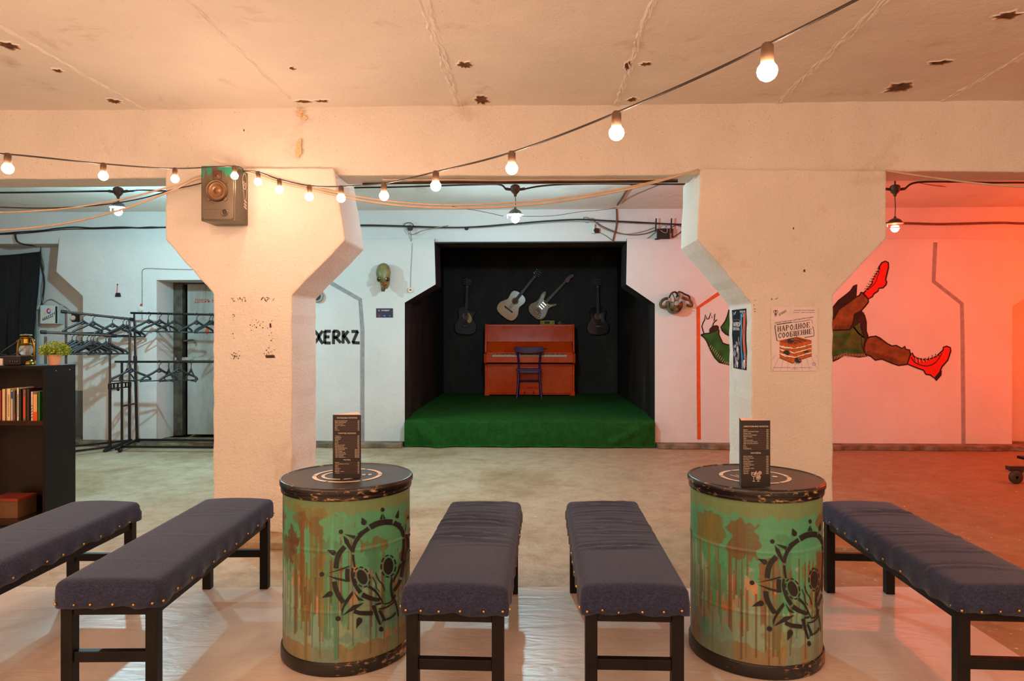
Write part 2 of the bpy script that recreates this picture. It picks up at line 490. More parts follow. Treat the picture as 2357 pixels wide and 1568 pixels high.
mu.fill([(40, 960), (130, 950), (300, 930), (260, 1010), (220, 1080), (190, 1060), (240, 980), (100, 985)], A(2.2), 2)
mu.fill([(90, 1150), (240, 1100), (420, 1130), (450, 1170), (240, 1140), (100, 1190)], A(2.2), 2)
mu.stroke([(425, 790), (445, 880), (430, 960), (440, 1080), (480, 1180)], 9, A(2.4), 3, step=4)
for i in range(22):
    x = 100+i*18; y = 1215 if i > 8 else 1250-i*6
    mu.stroke([(x, y), (x-4, y-50)], 5, A(2.5), 3)
    mu.stroke([(x+8, y-8), (x+6, y-42)], 4, A(2.5), 4)
trou = [(430, 432), (455, 446), (515, 515), (515, 555), (480, 600), (430, 655), (350, 700), (335, 800), (290, 882), (100, 890), (40, 885), (40, 800), (105, 745), (160, 642), (250, 577), (360, 497), (410, 470)]
shape(trou, 1, A, lay=2)
for i in range(17): mu.stroke([(110+i*12, 886), (112+i*12, 840-(i % 3)*9)], 4, A(4), 3)
for i in range(9): mu.stroke([(345+i*12, 790-i*12), (360+i*14, 690-i*2)], 5, A(1.9), 3)
boot = [(452, 450), (500, 398), (560, 330), (566, 290), (600, 230), (638, 170), (645, 128), (680, 76), (720, 60), (756, 76), (760, 130), (738, 220), (724, 282), (737, 310), (727, 345), (692, 380), (642, 385), (632, 420), (582, 452), (566, 486), (515, 514)]
shape(boot, 0, A, lay=3)
mu.stroke([(655, 130), (650, 180), (625, 250), (600, 320), (540, 380), (500, 410)], 8, A(4.6), 3, step=4)
for i in range(9):
    t = i/8; x, y = 640-150*t, 150+240*t
    mu.stroke([(x-18, y-2), (x+16, y+16)], 7, A(4.6), 3)
    mu.stroke([(x-14, y+8), (x+12, y+22)], 5, A(4.8), 4)
tr2 = [(500, 990), (540, 970), (610, 962), (660, 988), (740, 1050), (800, 1080), (850, 1073), (920, 1110), (955, 1083), (967, 1120), (1012, 1128), (1022, 1182), (982, 1302), (880, 1314), (800, 1287), (680, 1237), (600, 1250), (545, 1203), (482, 1182), (465, 1120), (475, 1050)]
shape(tr2, 1, A, lay=2)
for i in range(30): mu.stroke([(500+i*13, 1185+i*3.9), (500+i*13+6, 1140+i*3.9-(i % 4)*6)], 4, A(4), 3)
bt2 = [(1020, 1190), (1045, 1163), (1060, 1200), (1090, 1222), (1170, 1243), (1250, 1238), (1330, 1208), (1385, 1158), (1415, 1130), (1420, 1094), (1460, 1083), (1502, 1100), (1507, 1140), (1472, 1250), (1402, 1330), (1372, 1400), (1312, 1467), (1260, 1427), (1210, 1422), (1180, 1372), (1110, 1347), (985, 1297)]
shape(bt2, 0, A, lay=3)
mu.fill([(1400, 1368), (1397, 1432), (1335, 1504), (1308, 1470), (1370, 1402)], A(4.5), 3)
mu.stroke([(1030, 1215), (1080, 1280), (1180, 1318), (1270, 1310), (1340, 1262), (1400, 1170)], 11, A(4.6), 3, step=5)
for i in range(8):
    t = i/7; x = 1075+t*290; y = 1218+30*math.sin(PI*min(1, t*1.25))-t*42
    mu.stroke([(x, y-8), (x+8, y+66-44*t)], 9, A(4.7), 3)
    mu.stroke([(x+9, y), (x+15, y+58-44*t)], 6, A(4.8), 4)
# sleeve and raised hand
hand = [(915, 965), (885, 860), (905, 800), (928, 760), (936, 682), (965, 752), (990, 745), (1020, 655), (1035, 735), (1084, 668), (1068, 778), (1114, 758), (1062, 806), (1040, 880), (1000, 960)]
mu.stroke(hand, 17, B(1), 3)
sl = [(872, 988), (920, 970), (1000, 962), (1060, 936), (1128, 880), (1142, 920), (1140, 980), (1165, 1040), (1200, 1110), (1260, 1132), (1340, 1150), (1380, 1150), (1380, 1470), (1340, 1450), (1250, 1424), (1150, 1402), (1080, 1330), (1020, 1222), (960, 1082), (925, 1032)]
shape(sl, 2, B, 20, lay=1)
mu.fill(ell(1068, 898, 74, 42, -.5), B(2.5), 5); mu.stroke(ell(1068, 898, 74, 42, -.5)+[ell(1068, 898, 74, 42, -.5)[0]], 11, B(2.8), 3)
for i in range(15):
    t = i/14; x = 990+t*330; y = 1190+250*min(1, t*1.5)
    mu.stroke([(x, y-2), (x+26, y-60)], 6, B(3), 3); mu.stroke([(x+12, y-8), (x+34, y-52)], 5, B(3), 4)
g2 = [(1295, 612), (1270, 700), (1238, 782), (1172, 872), (1190, 922), (1240, 972), (1320, 1012), (1340, 1060), (1370, 1080), (1370, 600)]
shape(g2, 2, B, 19, lay=1)
for i in range(8): mu.stroke([(1190+i*18, 930+i*11), (1206+i*18, 880+i*11)], 6, B(3), 3)
# the part of the figure behind the column
mid = [(1676, 716), (1705, 702), (1750, 694), (1800, 700), (1850, 722), (1890, 748), (1915, 762), (1915, 838), (1880, 842), (1830, 850), (1770, 852), (1720, 846), (1680, 834)]
mu.fill(mid, on_wall(YB-.0012), 2); mu.fill([(1800, 745), (1860, 752), (1915, 775), (1915, 832), (1850, 838), (1800, 820)], on_wall(YB-.0014), 6)
mu.stroke(mid[:7], 3.4, on_wall(YB-.0022), 3, step=4); mu.stroke(mid[7:], 3.4, on_wall(YB-.0022), 3, step=4)
mural = mu.build('mural_painting', MU, wall_r, fix=False)
mural['label'] = 'mural of a leaping figure in green jacket, brown trousers and red boots'
# scattered chips and holes in the plaster
def blot(c, rx, ry, rnd, n=16):
    out = []
    for k in range(n):
        a = 2*PI*k/n; q = rnd.uniform(.55, 1.1)
        out.append((c[0]+rx*q*math.cos(a), c[1]+ry*q*math.sin(a)))
    return out
M['exposed'] = plain('exposed_concrete', (176, 136, 96), .95, 0, .5, 30, .8, 60, .01)
M['pit'] = plain('dark_pit', (104, 68, 42), .95, 0, .4, 40)
def chip(px, py, w, d, seed):
    rnd = random.Random(seed); c = PZ(px, py, ZC); m = MB()
    o1 = blot((c.x, c.y), w, d, rnd, 20)
    k = len(o1); vs = []; fs = []
    for lay, (s_, dz, mi) in enumerate(((1.3, 0.001, 0), (1.0, -.0050, 0), (.8, -.0036, 0), (.45, -.0026, 0))):
        for (x, y) in o1: vs.append((c.x+(x-c.x)*s_, c.y+(y-c.y)*s_, ZC+dz+rnd.uniform(-.0008, .0008)*(lay > 0)))
    for lay in range(3):
        for i in range(k): fs.append((lay*k+i, lay*k+(i+1) % k, (lay+1)*k+(i+1) % k, (lay+1)*k+i))
    m.add(vs, fs[:k], 0); b = m.f; m.f = fs; m.m = [0]*k+[1]*k+[2]*k
    m.f.append(tuple(3*k+i for i in range(k))); m.m.append(2)
    o = m.build('plaster_chip', [M['ceiling'], M['exposed'], M['pit']], ceiling)
for i, (px, py, w, d) in enumerate([(18, 103, .05, .06), (132, 161, .03, .035), (264, 232, .045, .05), (672, 156, .02, .03), (1070, 148, .045, .05), (1108, 229, .055, .09),
        (1446, 150, .022, .07), (1486, 146, .035, .03), (1455, 228, .04, .05), (2070, 200, .09, .10), (2165, 143, .06, .04), (2320, 35, .07, .05), (742, 231, .05, .03), (700, 232, .06, .03)]):
    chip(px, py, w, d, 20+i)
# rough plaster joints between ceiling slabs
def joint(x0, x1, wid, y0, y1, seed):
    rnd = random.Random(seed); m = MB(); n = 70; vs = []; fs = []
    for i in range(n+1):
        t = i/n; y = y0+(y1-y0)*t; x = x0+(x1-x0)*t+rnd.uniform(-.006, .006)
        for k in range(7):
            u = (k/6-.5)*wid*(1+.35*rnd.uniform(-1, 1))
            h = 0 if k in (0, 6) else rnd.uniform(.001, .010)
            vs.append((x+u, y, ZC+.002-h))
    for i in range(n):
        for k in range(6): fs.append((i*7+k, i*7+k+1, i*7+8+k, i*7+7+k))
    m.add(vs, fs); m.build('plaster_joint', M['ceiling'], ceiling)
for k, (xa, wid) in enumerate(((-1.56, .03), (-.50, .06), (.53, .04), (1.57, .05), (2.62, .05), (-2.6, .03))):
    joint(xa, xa+.02, wid, 1.0, 4.47, 40+k)
# steel door
M['steel_door'] = NT('old_grey_steel')
_t = M['steel_door']; _f = _t.noise(3, 6, .7, .3, (1, 1, .35)); _g = _t.noise(9, 5, .7, .2, (1, 1, .12))
_b0 = _t.ramp(_f, [(.3, L((132, 130, 120))), (.7, L((176, 178, 172)))])
_t.set('Base Color', _t.mix(_t.ramp(_g, [(.58, (0,0,0,1)), (.72, (.8,.8,.8,1))]), _b0, L((116, 86, 50)))).set('Roughness', .55)
_t.bump(_t.noise(25, 4), .2, .005); M['steel_door'] = _t.m
M['rust'] = plain('rusty_dark_steel', (84, 78, 64), .6, .2, .35, 12, .3, 40)
DY = 8.60
door = MB().box((dl+.16, DY, .06), (dr+.1, DY+.05, dt+.02)).build('door_1', M['steel_door'], bevel=.006); door['kind'] = 'structure'
door['label'] = 'grey steel door with red stencilled lettering'
MB().box((dl+.0, DY-.04, .05), (dl+.115, DY+.06, dt+.02)).build('door_frame', M['rust'], door, bevel=.006)
MB().box((dl, DY-.02, dt-.02), (dr+.1, DY+.05, dt+.05)).build('frame_head', M['rust'], door)
hz = PY(440, 785, DY).z
hp = PY(432, 785, DY)
MB().tube(smooth3([(hp.x-.02, DY-.005, hz), (hp.x-.02, DY-.05, hz), (hp.x+.10, DY-.055, hz+.01), (hp.x+.12, DY-.055, hz-.03)]), .011).build('handle', M['rust'], door, smooth=True)
bz = PY(430, 826, DY).z
MB().box((dl+.02, DY-.05, bz-.02), (dr+.1, DY-.01, bz+.02)).build('bolt_bar', M['steel_door'], door, bevel=.005)
MB().box((dl+.05, DY-.06, bz-.03), (dl+.12, DY-.02, bz+.10)).build('latch', M['rust'], door, bevel=.004)
tb = PY(448, 697, DY)
MB().text('ДВЕРЬ НЕ', lambda u, v: (tb.x+u, DY-.003, tb.z+v), .062, bold=.01).build('stencil_lettering', plain('red_stencil', (190, 62, 40), .7, 0, .2, 40), door, fix=False)
ar = PY(476, 763, DY)
MB().fill([(ar.x-.01, ar.z+.03), (ar.x+.035, ar.z+.04), (ar.x+.025, ar.z-.02), (ar.x, ar.z-.05), (ar.x-.025, ar.z-.01)], lambda u, v: (u, DY-.003, v)).build('painted_arrow', plain('red_arrow', (206, 66, 40), .7, 0, .1), door, fix=False)

# old damp stains on the near beam and column head
st_m_ = plain('damp_stain', (224, 186, 142), .85, 0, .12, 40); g = MB(); rq = random.Random(31)
bf = on_wall(4.4655)
for (x, y, w_, h_, n_) in ((698, 268, 14, 10, 5), (690, 256, 22, 5, 4), (692, 330, 6, 14, 9), (690, 345, 9, 20, 8)):
    for k in range(n_): g.fill(blot((x+rq.uniform(-w_, w_)*.6, y+rq.uniform(-h_, h_)*.7), w_*rq.uniform(.2, .6), h_*rq.uniform(.2, .6), rq, 12), lambda u, v: (lambda p: (p[0], p[1]-.009-.0006*k-.0003*n_, p[2]))(bf(u, v)))
g.build('damp_stain', st_m_, bpy.data.objects['beam'], fix=False)
# ================================================================ benches
BL, BW = 1.235, .375
def cushion(rnd, wrinkles):
    """soft padded seat, fabric pulled over the edge; local: x across, y along"""
    nx, ny, nz = 16, 84, 5
    z0, z1 = .372, .462; rr = .030
    hx, hy = BW/2, BL/2
    pts = {}; vs = []; fs = []
    def vid(i, j, k):
        if (i, j, k) in pts: return pts[(i, j, k)]
        # finer spacing near the rims
        def sp(i, n, h):
            t = i/n*2-1
            return h*(math.copysign(abs(t)**.8, t))
        x, y = sp(i, nx, hx), sp(j, ny, hy) if False else (j/ny*2-1)*hy
        z = z0+(z1-z0)*k/nz
        p = V((x, y, z)); q = V((max(-hx+rr, min(hx-rr, x)), max(-hy+rr, min(hy-rr, y)), min(z1-rr, z)))
        d = p-q
        if d.length > rr: p = q+d.normalized()*rr
        top = max(0, (p.z-.40)/.062)
        dz = 0; dx = 0
        for (yc, sl, a, s_, xc, xs) in wrinkles:
            e = (p.y-yc-sl*p.x-.006*math.sin(p.x*22+yc*40))/s_
            w = math.exp(-((p.x-xc)/xs)**4)
            dz += a*w*(math.exp(-e*e)*1.0-.9*math.exp(-(e-1.5)**2))
        dz += .0022*math.sin(p.y*7.3+wrinkles[0][0]*9)*math.cos(p.x*9)-.004*math.cos(p.x/hx*PI/2-PI/2)*0
        dome = .008*(1-(p.x/hx)**2)
        p.z += (dz+dome)*top
        if k <= 2:
            hem = .004*math.sin(p.y*19+p.x*23+rnd_ph)+.003*math.sin(p.y*61+p.x*47+rnd_ph)+.0025*math.sin(p.y*37-p.x*90)
            p.z += hem*(1-k/3)
            out = .004*math.sin(p.y*47+p.x*51+rnd_ph*2)
            if i in (0, nx): p.x += math.copysign(out+.003, p.x)
            if j in (0, ny): p.y += math.copysign(out+.003, p.y)
        pts[(i, j, k)] = len(vs); vs.append(tuple(p)); return pts[(i, j, k)]
    rnd_ph = rnd.uniform(0, 6)
    for i in range(nx):
        for j in range(ny):
            fs.append((vid(i, j, nz), vid(i+1, j, nz), vid(i+1, j+1, nz), vid(i, j+1, nz)))
            fs.append((vid(i, j, 0), vid(i, j+1, 0), vid(i+1, j+1, 0), vid(i+1, j, 0)))
    for k in range(nz):
        for j in range(ny):
            fs.append((vid(0, j, k), vid(0, j, k+1), vid(0, j+1, k+1), vid(0, j+1, k)))
            fs.append((vid(nx, j, k), vid(nx, j+1, k), vid(nx, j+1, k+1), vid(nx, j, k+1)))
        for i in range(nx):
            fs.append((vid(i, 0, k), vid(i+1, 0, k), vid(i+1, 0, k+1), vid(i, 0, k+1)))
            fs.append((vid(i, ny, k), vid(i, ny, k+1), vid(i+1, ny, k+1), vid(i+1, ny, k)))
    m = MB(); m.add(vs, fs); return m
NAIL = MB().lathe([(.0001, .004), (.003, .0035), (.0052, .001), (.0052, -.003)], 8).build('upholstery_nail', M['brass'], None, smooth=True)
def bench(near, far, label, seed, wr):
    a = C(*near); b = C(*far); d = (b-a)
    mid = (a+b)/2
    rz = math.atan2(d.y, d.x)-PI/2
    t = thing('padded_bench', label, 'bench', (mid.x, mid.y, .004), rz, 'padded benches around the barrel tables')
    rnd = random.Random(seed)
    w = []
    for q in wr: w.append(q)
    cushion(rnd, w).build('seat_cushion', M['denim'], t, smooth=True)
    lx, ly, s_ = BW/2-.038, BL/2-.045, .021
    bw = M['bench_wood']
    for sx in (-1, 1):
        for sy in (-1, 1):
            MB().box((sx*lx-s_, sy*ly-s_, 0), (sx*lx+s_, sy*ly+s_, .372)).build('leg', bw, t, bevel=.002)
        MB().box((sx*lx-.014, -ly+s_, .330), (sx*lx+.014, ly-s_, .373)).build('side_rail', bw, t, bevel=.002)
    for sy in (-1, 1):
        MB().box((-lx+s_, sy*ly-.016, .335), (lx-s_, sy*ly+.016, .373)).build('end_rail', bw, t, bevel=.002)
        MB().box((-lx+s_, sy*ly-.014, .165), (lx-s_, sy*ly+.014, .203)).build('stretcher', bw, t, bevel=.002)
    def nail(x, y, z, nx_, ny_):
        o = NAIL.copy() if NAIL.users_collection and NAIL.parent else NAIL
        if o is not NAIL: COL.objects.link(o)
        o.parent = t; o.location = (x, y, z); o.rotation_euler = (PI/2, 0, math.atan2(ny_, nx_)+PI/2)
    for sx in (-1, 1):
        y = -BL/2+.03
        while y < BL/2-.02:
            nail(sx*(BW/2+.004), y, .386+rnd.uniform(-.004, .004), sx, 0); y += rnd.uniform(.08, .15)
    for sy in (-1, 1):
        for x in (-.165, -.11, -.05, .02, .095, .16):
            nail(x+rnd.uniform(-.01, .01), sy*(BL/2+.003), .384+rnd.uniform(-.004, .005), 0, sy)
    return t
def wset(n, amp, rnd, lo=-.45, hi=.55, wide=True):
    out = []
    for i in range(n):
        yc = lo+(hi-lo)*(i+rnd.uniform(.1, .9))/n
        out.append((yc, rnd.uniform(-.10, .10), amp*rnd.uniform(.5, 1.2), rnd.uniform(.007, .014), rnd.uniform(-.07, .07), rnd.uniform(.12, .22) if wide else rnd.uniform(.08, .12)))
    return out
rb = random.Random(11)
bench((-2.14, 2.345), (-2.125, 3.58), 'grey padded bench at the left edge, its near end cut off by the frame', 1, wset(4, .0025, rb))
bench((-1.435, 2.405), (-1.452, 3.64), 'smooth grey padded bench just left of the left barrel table', 2, wset(4, .0025, rb))
bench((-.200, 2.345), (-.137, 3.58), 'wrinkled padded bench just right of the left barrel, one row of nails across its end', 3, wset(11, .011, rb, -.2, .58))
bench((.425, 2.345), (.472, 3.58), 'wrinkled padded bench just left of the right barrel, torn hem sagging at its near end', 4, wset(11, .011, rb, -.2, .58))
bench((1.725, 2.345), (1.80, 3.58), 'padded bench right of the right barrel, lit dark purple by the red lamp', 5, wset(7, .009, rb, -.5, .5))

# ================================================================ barrel tables
BR, BH = .268, .735
M['lid'] = plain('dark_lid_paint', (62, 54, 48), .38, 0, .12, 5, .08, 90)
_t = NT('chipped_black_rim'); _f = _t.noise(26, 5, .65, .3, (1, 1, 2.2)); _g = _t.noise(5, 3)
_mx = _t.mix(.35, _f, _g)
_t.set('Base Color', _t.ramp(_mx, [(.562, L((20, 16, 14))), (.585, L((120, 88, 54))), (.66, L((190, 160, 118)))])).set('Roughness', .32).set('Specular IOR Level', .6)
_t.bump(_f, .3, .003); M['rim'] = _t.m
def barrel_paint():
    t = NT('dripped_barrel_paint')
    a = t.node('ShaderNodeVertexColor'); a.layer_name = 'paint'
    n = t.noise(60, 4, .7, .2, (1, 1, .3))
    c = t.mix(t.ramp(n, [(.35, (0,0,0,1)), (.75, (.28,.28,.28,1))]), a.outputs['Color'], L((96, 74, 46)))
    t.set('Base Color', c).set('Roughness', .42).set('Specular IOR Level', .45)
    t.bump(n, .15, .003)
    return t.m
M['barrel'] = barrel_paint()
def paint_sheet(seed, nu, nv):
    """brushed bands and running drips, as an unrolled sheet of colour (rows from the bottom)"""
    r = np.random.RandomState(seed)
    teal = np.array(L((76, 150, 112))[:3]); pale = np.array(L((132, 158, 132))[:3]); brown = np.array(L((104, 70, 38))[:3])
    olive = np.array(L((122, 116, 62))[:3]); orange = np.array(L((190, 118, 62))[:3]); blue = np.array(L((96, 150, 140))[:3])
    def soft(n, k):
        x = r.rand(n+k*2); ker = np.hanning(k); ker /= ker.sum()
        y = np.convolve(x, ker, 'same')[k:k+n]
        y = y-np.linspace(y[0], y[-1], n)+y.mean()-0
        return (y-y.min())/(y.max()-y.min()+1e-9)
    img = np.zeros((nv, nu, 3)); v = np.linspace(0, 1, nv)[:, None]; u = np.arange(nu)
    img[:] = pale
    def stroke(u0, w, vlo, vhi, col, alpha, runs_n=0, rl=.2, dry=.4):
        # a brushed patch: ragged sides, streaked bristle marks, paint running from its lower edge
        pad = 8; idx = (u0-pad+np.arange(w+2*pad)) % nu; W_ = w+2*pad; x = np.arange(W_)
        lo_e = pad+6*(soft(nv, 21)-.5)*2; hi_e = w+pad+6*(soft(nv, 21)-.5)*2
        d = np.zeros(W_)
        for q in range(runs_n):
            cc = r.randint(pad, w+pad); ll = r.uniform(.1, 1)**1.6*rl*1.7; ww = 1 if r.rand() < .75 else 2
            d[max(0, cc-ww):cc+ww] = np.maximum(d[max(0, cc-ww):cc+ww], ll)
        low_e = vlo-d+.05*(soft(W_, 7)-.5); high_e = vhi+.05*(soft(W_, 9)-.5)
        inside = (x[None, :] > lo_e[:, None]) & (x[None, :] < hi_e[:, None]) | (d[None, :] > 0) & (v < vlo)
        msk = inside & (v > low_e[None, :]) & (v < high_e[None, :])
        streak = soft(W_, 3)[None, :]*.6+.4*soft(nv, 4)[:, None]
        k = np.clip(msk*(alpha-dry*streak), 0, 1)
        shade = .85+.3*soft(W_, 5)[None, :, None]
        img[:, idx] = img[:, idx]*(1-k[..., None])+col*shade*k[..., None]
    # lower coats
    for i in range(44):
        v0 = r.uniform(.02, .55); h = r.uniform(.02, .12)
        col = [orange, olive, blue, pale*.85, teal*.9, orange*.8, blue*.8][r.randint(7)]
        stroke(r.randint(nu), r.randint(nu//26, nu//7), v0, v0+h, col, .9, r.randint(0, 4), .12, .6)
    low = (v < .09+.05*soft(nu, 15)[None, :])
    img = np.where(low[..., None], img*.35+(orange*.38+olive*.30)*.65*(.8+.4*soft(nu, 9)[None, :, None]), img)
    img = np.where((v < .30)[..., None] & (soft(nu, 41)[None, :] > .55)[..., None], img*.55+blue*.45, img)
    # the upper coat: turquoise with a ragged lower edge that runs down in drips
    base = .50+.16*soft(nu, 60)+.06*soft(nu, 12)
    drip = np.zeros(nu)
    def runs(count, lmin, lmax, wmin, wmax):
        d = np.zeros(nu)
        for i in range(count):
            c = r.randint(nu); w = r.randint(wmin, wmax+1); l = r.uniform(lmin, lmax)
            for k in range(-w, w+1):
                j = (c+k) % nu; d[j] = max(d[j], l*(1-.16*abs(k)/max(1, w)))
        return d
    up = v > (base-runs(34, .05, .34, 1, 3))[None, :]
    tcol = teal*(0.86+.28*soft(nu, 25)[None, :, None])*(.93+.12*r.rand(nv, 1, 1))
    img = np.where(up[..., None], tcol, img)
    # brown and green strokes over it, also running
    for i in range(44):
        top = r.uniform(.60, 1.02); h = r.uniform(.05, .22)
        col = [brown, olive*.85, brown*.8, brown*1.2, teal*1.1, teal*.75, olive*.7][r.randint(7)]
        stroke(r.randint(nu), r.randint(nu//34, nu//10), top-h, top, col, 1.05, r.randint(2, 9), .34, .45)
    band = v > (.93-.05*soft(nu, 11))[None, :]
    img = np.where(band[..., None], img*.45+olive*.55, img)
    # long thin drips down to the floor
    for i in range(110):
        c = r.randint(nu); w = 1 if r.rand() < .5 else 2; a = r.uniform(.42, .66); b = r.uniform(.02, .42)
        col = (brown*.8, brown*.6+olive*.3, teal*.7)[r.randint(3)]
        wob = 0
        idx = [(c+k) % nu for k in range(w)]
        msk = ((v > b) & (v < a))[:, 0]
        for j in idx: img[msk, j] = img[msk, j]*.25+col*.75
    return np.clip(img, 0, 1)
# the stencilled skull wheel, drawn flat: crop units around the left eye, 4.75 units = one pixel
STEN_ST = [([(630,305),(700,268),(790,248),(875,249)],62,None),([(890,255),(940,288),(980,340),(1000,412)],52,(1.15,.55)),
 ([(612,318),(540,372),(480,445),(450,512),(438,578)],46,(1,.8)),([(440,605),(446,670),(460,742)],30,(.9,.7)),([(1000,432),(998,520),(986,620),(975,675)],26,(1.1,.7)),
 ([(970,700),(940,780),(905,850),(880,906)],18,None),([(435,752),(430,830),(460,930),(522,1022)],40,(.5,1.2)),([(540,1042),(610,1075),(680,1094),(736,1098)],52,(1.1,.7)),
 ([(610,950),(680,1000),(730,1065),(775,1146)],30,(1.1,.4)),([(785,1145),(840,1130),(890,1085),(905,1040)],16,None),([(725,1200),(800,1185),(870,1140),(905,1092)],16,None),
 ([(868,850),(860,940),(865,1020),(880,1085)],34,(.5,1)),([(655,845),(690,920),(700,970),(735,1012)],15,(.6,.6)),([(690,805),(720,880),(765,930),(790,1002)],18,(.6,.6)),
 ([(965,880),(940,930),(890,1002)],32,None),([(665,1160),(700,1270),(740,1372)],46,(1,.5)),([(730,1215),(760,1270),(795,1330)],32,None),([(810,1315),(870,1285),(910,1240)],18,None),
 ([(905,1110),(925,1190),(940,1280)],20,(1,.7)),([(690,1152),(750,1135)],22,None),([(350,518),(290,590),(262,670),(252,756)],54,None),([(235,900),(245,970),(285,1060),(335,1130)],52,None),
 ([(450,1222),(520,1244),(600,1247),(660,1246)],46,None),([(380,760),(376,830),(384,902)],46,None),([(1025,380),(1045,450),(1049,530)],24,None),([(1000,660),(985,760),(970,850)],34,None)]
STEN_PO = [[(145,815),(390,728),(408,738),(300,776)],[(150,832),(260,858),(388,884),(380,904),(260,882)],[(340,380),(470,398),(455,436)],[(332,394),(385,440),(428,540),(416,572),(345,470)],
 [(478,386),(536,338),(520,372)],[(430,1004),(441,1040),(345,1180),(318,1268),(313,1210),(350,1110)],[(322,1272),(440,1160),(562,1130),(470,1202)],[(445,1008),(500,1070),(567,1108),(500,1107)],
 [(733,219),(762,152),(765,216)],[(775,211),(770,152),(799,213)],[(983,322),(1029,232),(990,300)],[(1003,372),(1029,248),(1020,330)],[(1018,575),(1026,704),(1008,600)],[(1077,580),(1020,742),(1050,640)],
 [(750,1372),(762,1312),(776,1318)],[(935,240),(975,272),(965,284)],
 ell(766,113,21,23),ell(307,355,24,24),ell(96,820,24,26),ell(275,1305,30,28),ell(750,1420,26,28),ell(1046,558,28,19),
 drop(535,198,560,252,31),drop(152,552,224,584,29),drop(92,1079,186,1036,31),drop(475,1415,510,1325,33),drop(945,108,927,188,19),drop(1048,163,1045,205,9),drop(1060,415,1061,378,9)]
for ecx, ecy, erx, ery, rot in ((540, 850, 54, 84, -.40), (830, 730, 52, 92, .06)):
    STEN_PO.append(ell(ecx, ecy, erx, ery, rot))
    for k in range(9):
        STEN_ST.append((ell(ecx, ecy, erx+27, ery+27, rot, 4, 2*PI*k/9, 2*PI*(k+.68)/9), 15, None))
def barrel(xc, d, label, seed, dth, dz, part2):
    c = C(xc, d)
    t = thing('barrel_table', label, 'barrel', (c.x, c.y, .004), 0, 'painted barrels used as tables')
    nu, nv = 420, 230
    img = paint_sheet(seed, nu, nv)
    z0, z1 = .045, BH-.045
    vs = []; fs = []; cols = []
    for j in range(nv):
        z = z0+(z1-z0)*j/(nv-1)
        rr = BR-.004+.0025*math.exp(-((z-.25)/.006)**2)+.0025*math.exp(-((z-.49)/.006)**2)
        for i in range(nu):
            a = 2*PI*i/nu
            vs.append((rr*math.cos(a), rr*math.sin(a), z)); cols.append(tuple(img[j, i])+(1.0,))
    for j in range(nv-1):
        for i in range(nu):
            fs.append((j*nu+i, j*nu+(i+1) % nu, (j+1)*nu+(i+1) % nu, (j+1)*nu+i))
    m = MB(); m.add(vs, fs)
    o = m.build('barrel_body', M['barrel'], t, smooth=True, fix=False)
    at = o.data.color_attributes.new('paint', 'FLOAT_COLOR', 'POINT')
    at.data.foreach_set('color', np.array(cols, dtype=np.float32).ravel())
    # rims and lid
    rn = random.Random(seed)
    MB().lathe([(BR-.006, .055), (BR+.001, .054), (BR+.004, .046), (BR+.004, .008), (BR, .001), (BR-.02, 0), (.001, 0)], 96).build('bottom_rim', M['rim'], t, smooth='auto')
    MB().lathe([(BR-.006, BH-.052), (BR+.002, BH-.050), (BR+.004, BH-.040), (BR+.001, BH-.031), (BR+.005, BH-.028), (BR+.009, BH-.022), (BR+.009, BH-.008), (BR+.005, BH-.001), (BR-.001, BH+.001), (BR-.006, BH-.003)], 96).build('top_rim', M['rim'], t, smooth=True)
    lid = MB().lathe([(.0005, BH-.003), (BR-.005, BH-.003)], 96).build('lid', M['lid'], t)
    lg = MB(); cw, sw = math.cos(part2), math.sin(part2)
    fl = lambda u, v: (cw*u-sw*v, sw*u+cw*v, BH-.0018)
    for k in range(6):
        lg.stroke(ell(0, 0, .137, .137, 0, 14, 2*PI*k/6+.03, 2*PI*(k+1)/6-.03), .017, fl)
    if dth == 0:
        lg.stroke(ell(-.02, 0, .082, .082, 0, 16, PI*.55, PI*1.5), .014, fl); lg.stroke(ell(-.02, 0, .082, .082, 0, 8, PI*1.55, PI*1.85), .014, fl)
        for x in (.068, .094): lg.fill([(x-.007, -.012), (x+.007, -.012), (x+.007, .016), (x-.007, .016)], fl)
        lg.fill([(-.03, -.05), (.01, -.05), (.01, -.044), (-.03, -.044)], fl)
    else:
        for x in (-.085, -.06, -.035): lg.stroke([(x-.012, .02), (x+.018, -.035)], .008, fl)
        lg.fill([(-.04, .012), (-.01, .03), (-.01, .004)], fl); lg.fill(ell(.083, 0, .012, .015), fl)
        lg.stroke([(-.02, -.03), (.03, -.05)], .008, fl)
    lg.build('stencilled_emblem', M['cream'], lid, fix=False)
    # skull stencil wrapped round the drum
    st = MB(); cl = C(-.7045, 2.924)
    def onto(u, v):
        px, py = 720+u/4.75, 1150+v/4.75
        a = P(px, py, 1); e = V((0, 0, EYE)); dr = a-e
        ox, oy = -cl.x, -cl.y; R2 = BR
        A_ = dr.x**2+dr.y**2; B_ = 2*(ox*dr.x+oy*dr.y); C_ = ox*ox+oy*oy-R2*R2
        D_ = B_*B_-4*A_*C_
        s_ = (-B_-math.sqrt(max(D_, 0)))/(2*A_)
        p = e+dr*s_
        th = math.atan2(p.y-cl.y, p.x-cl.x); z = p.z-.004
        base = math.atan2(-cl.y, -cl.x)
        nb = math.atan2(-c.y, -c.x)
        a2 = th-base+nb+dth
        rr = BR-.0012
        return (rr*math.cos(a2), rr*math.sin(a2), z+dz)
    for path, w, tp in STEN_ST: st.stroke(path, w, onto, 0, tp, 5)
    for poly in STEN_PO:
        n = len(poly); dense = []
        for i in range(n):
            a, b = V(poly[i]), V(poly[(i+1) % n]); k = max(1, int((b-a).length/28))
            dense += [tuple(a.lerp(b, j/k)) for j in range(k)]
        st.fill(dense, onto)
    st.build('skull_stencil', M['black'], t, fix=False)
    return t
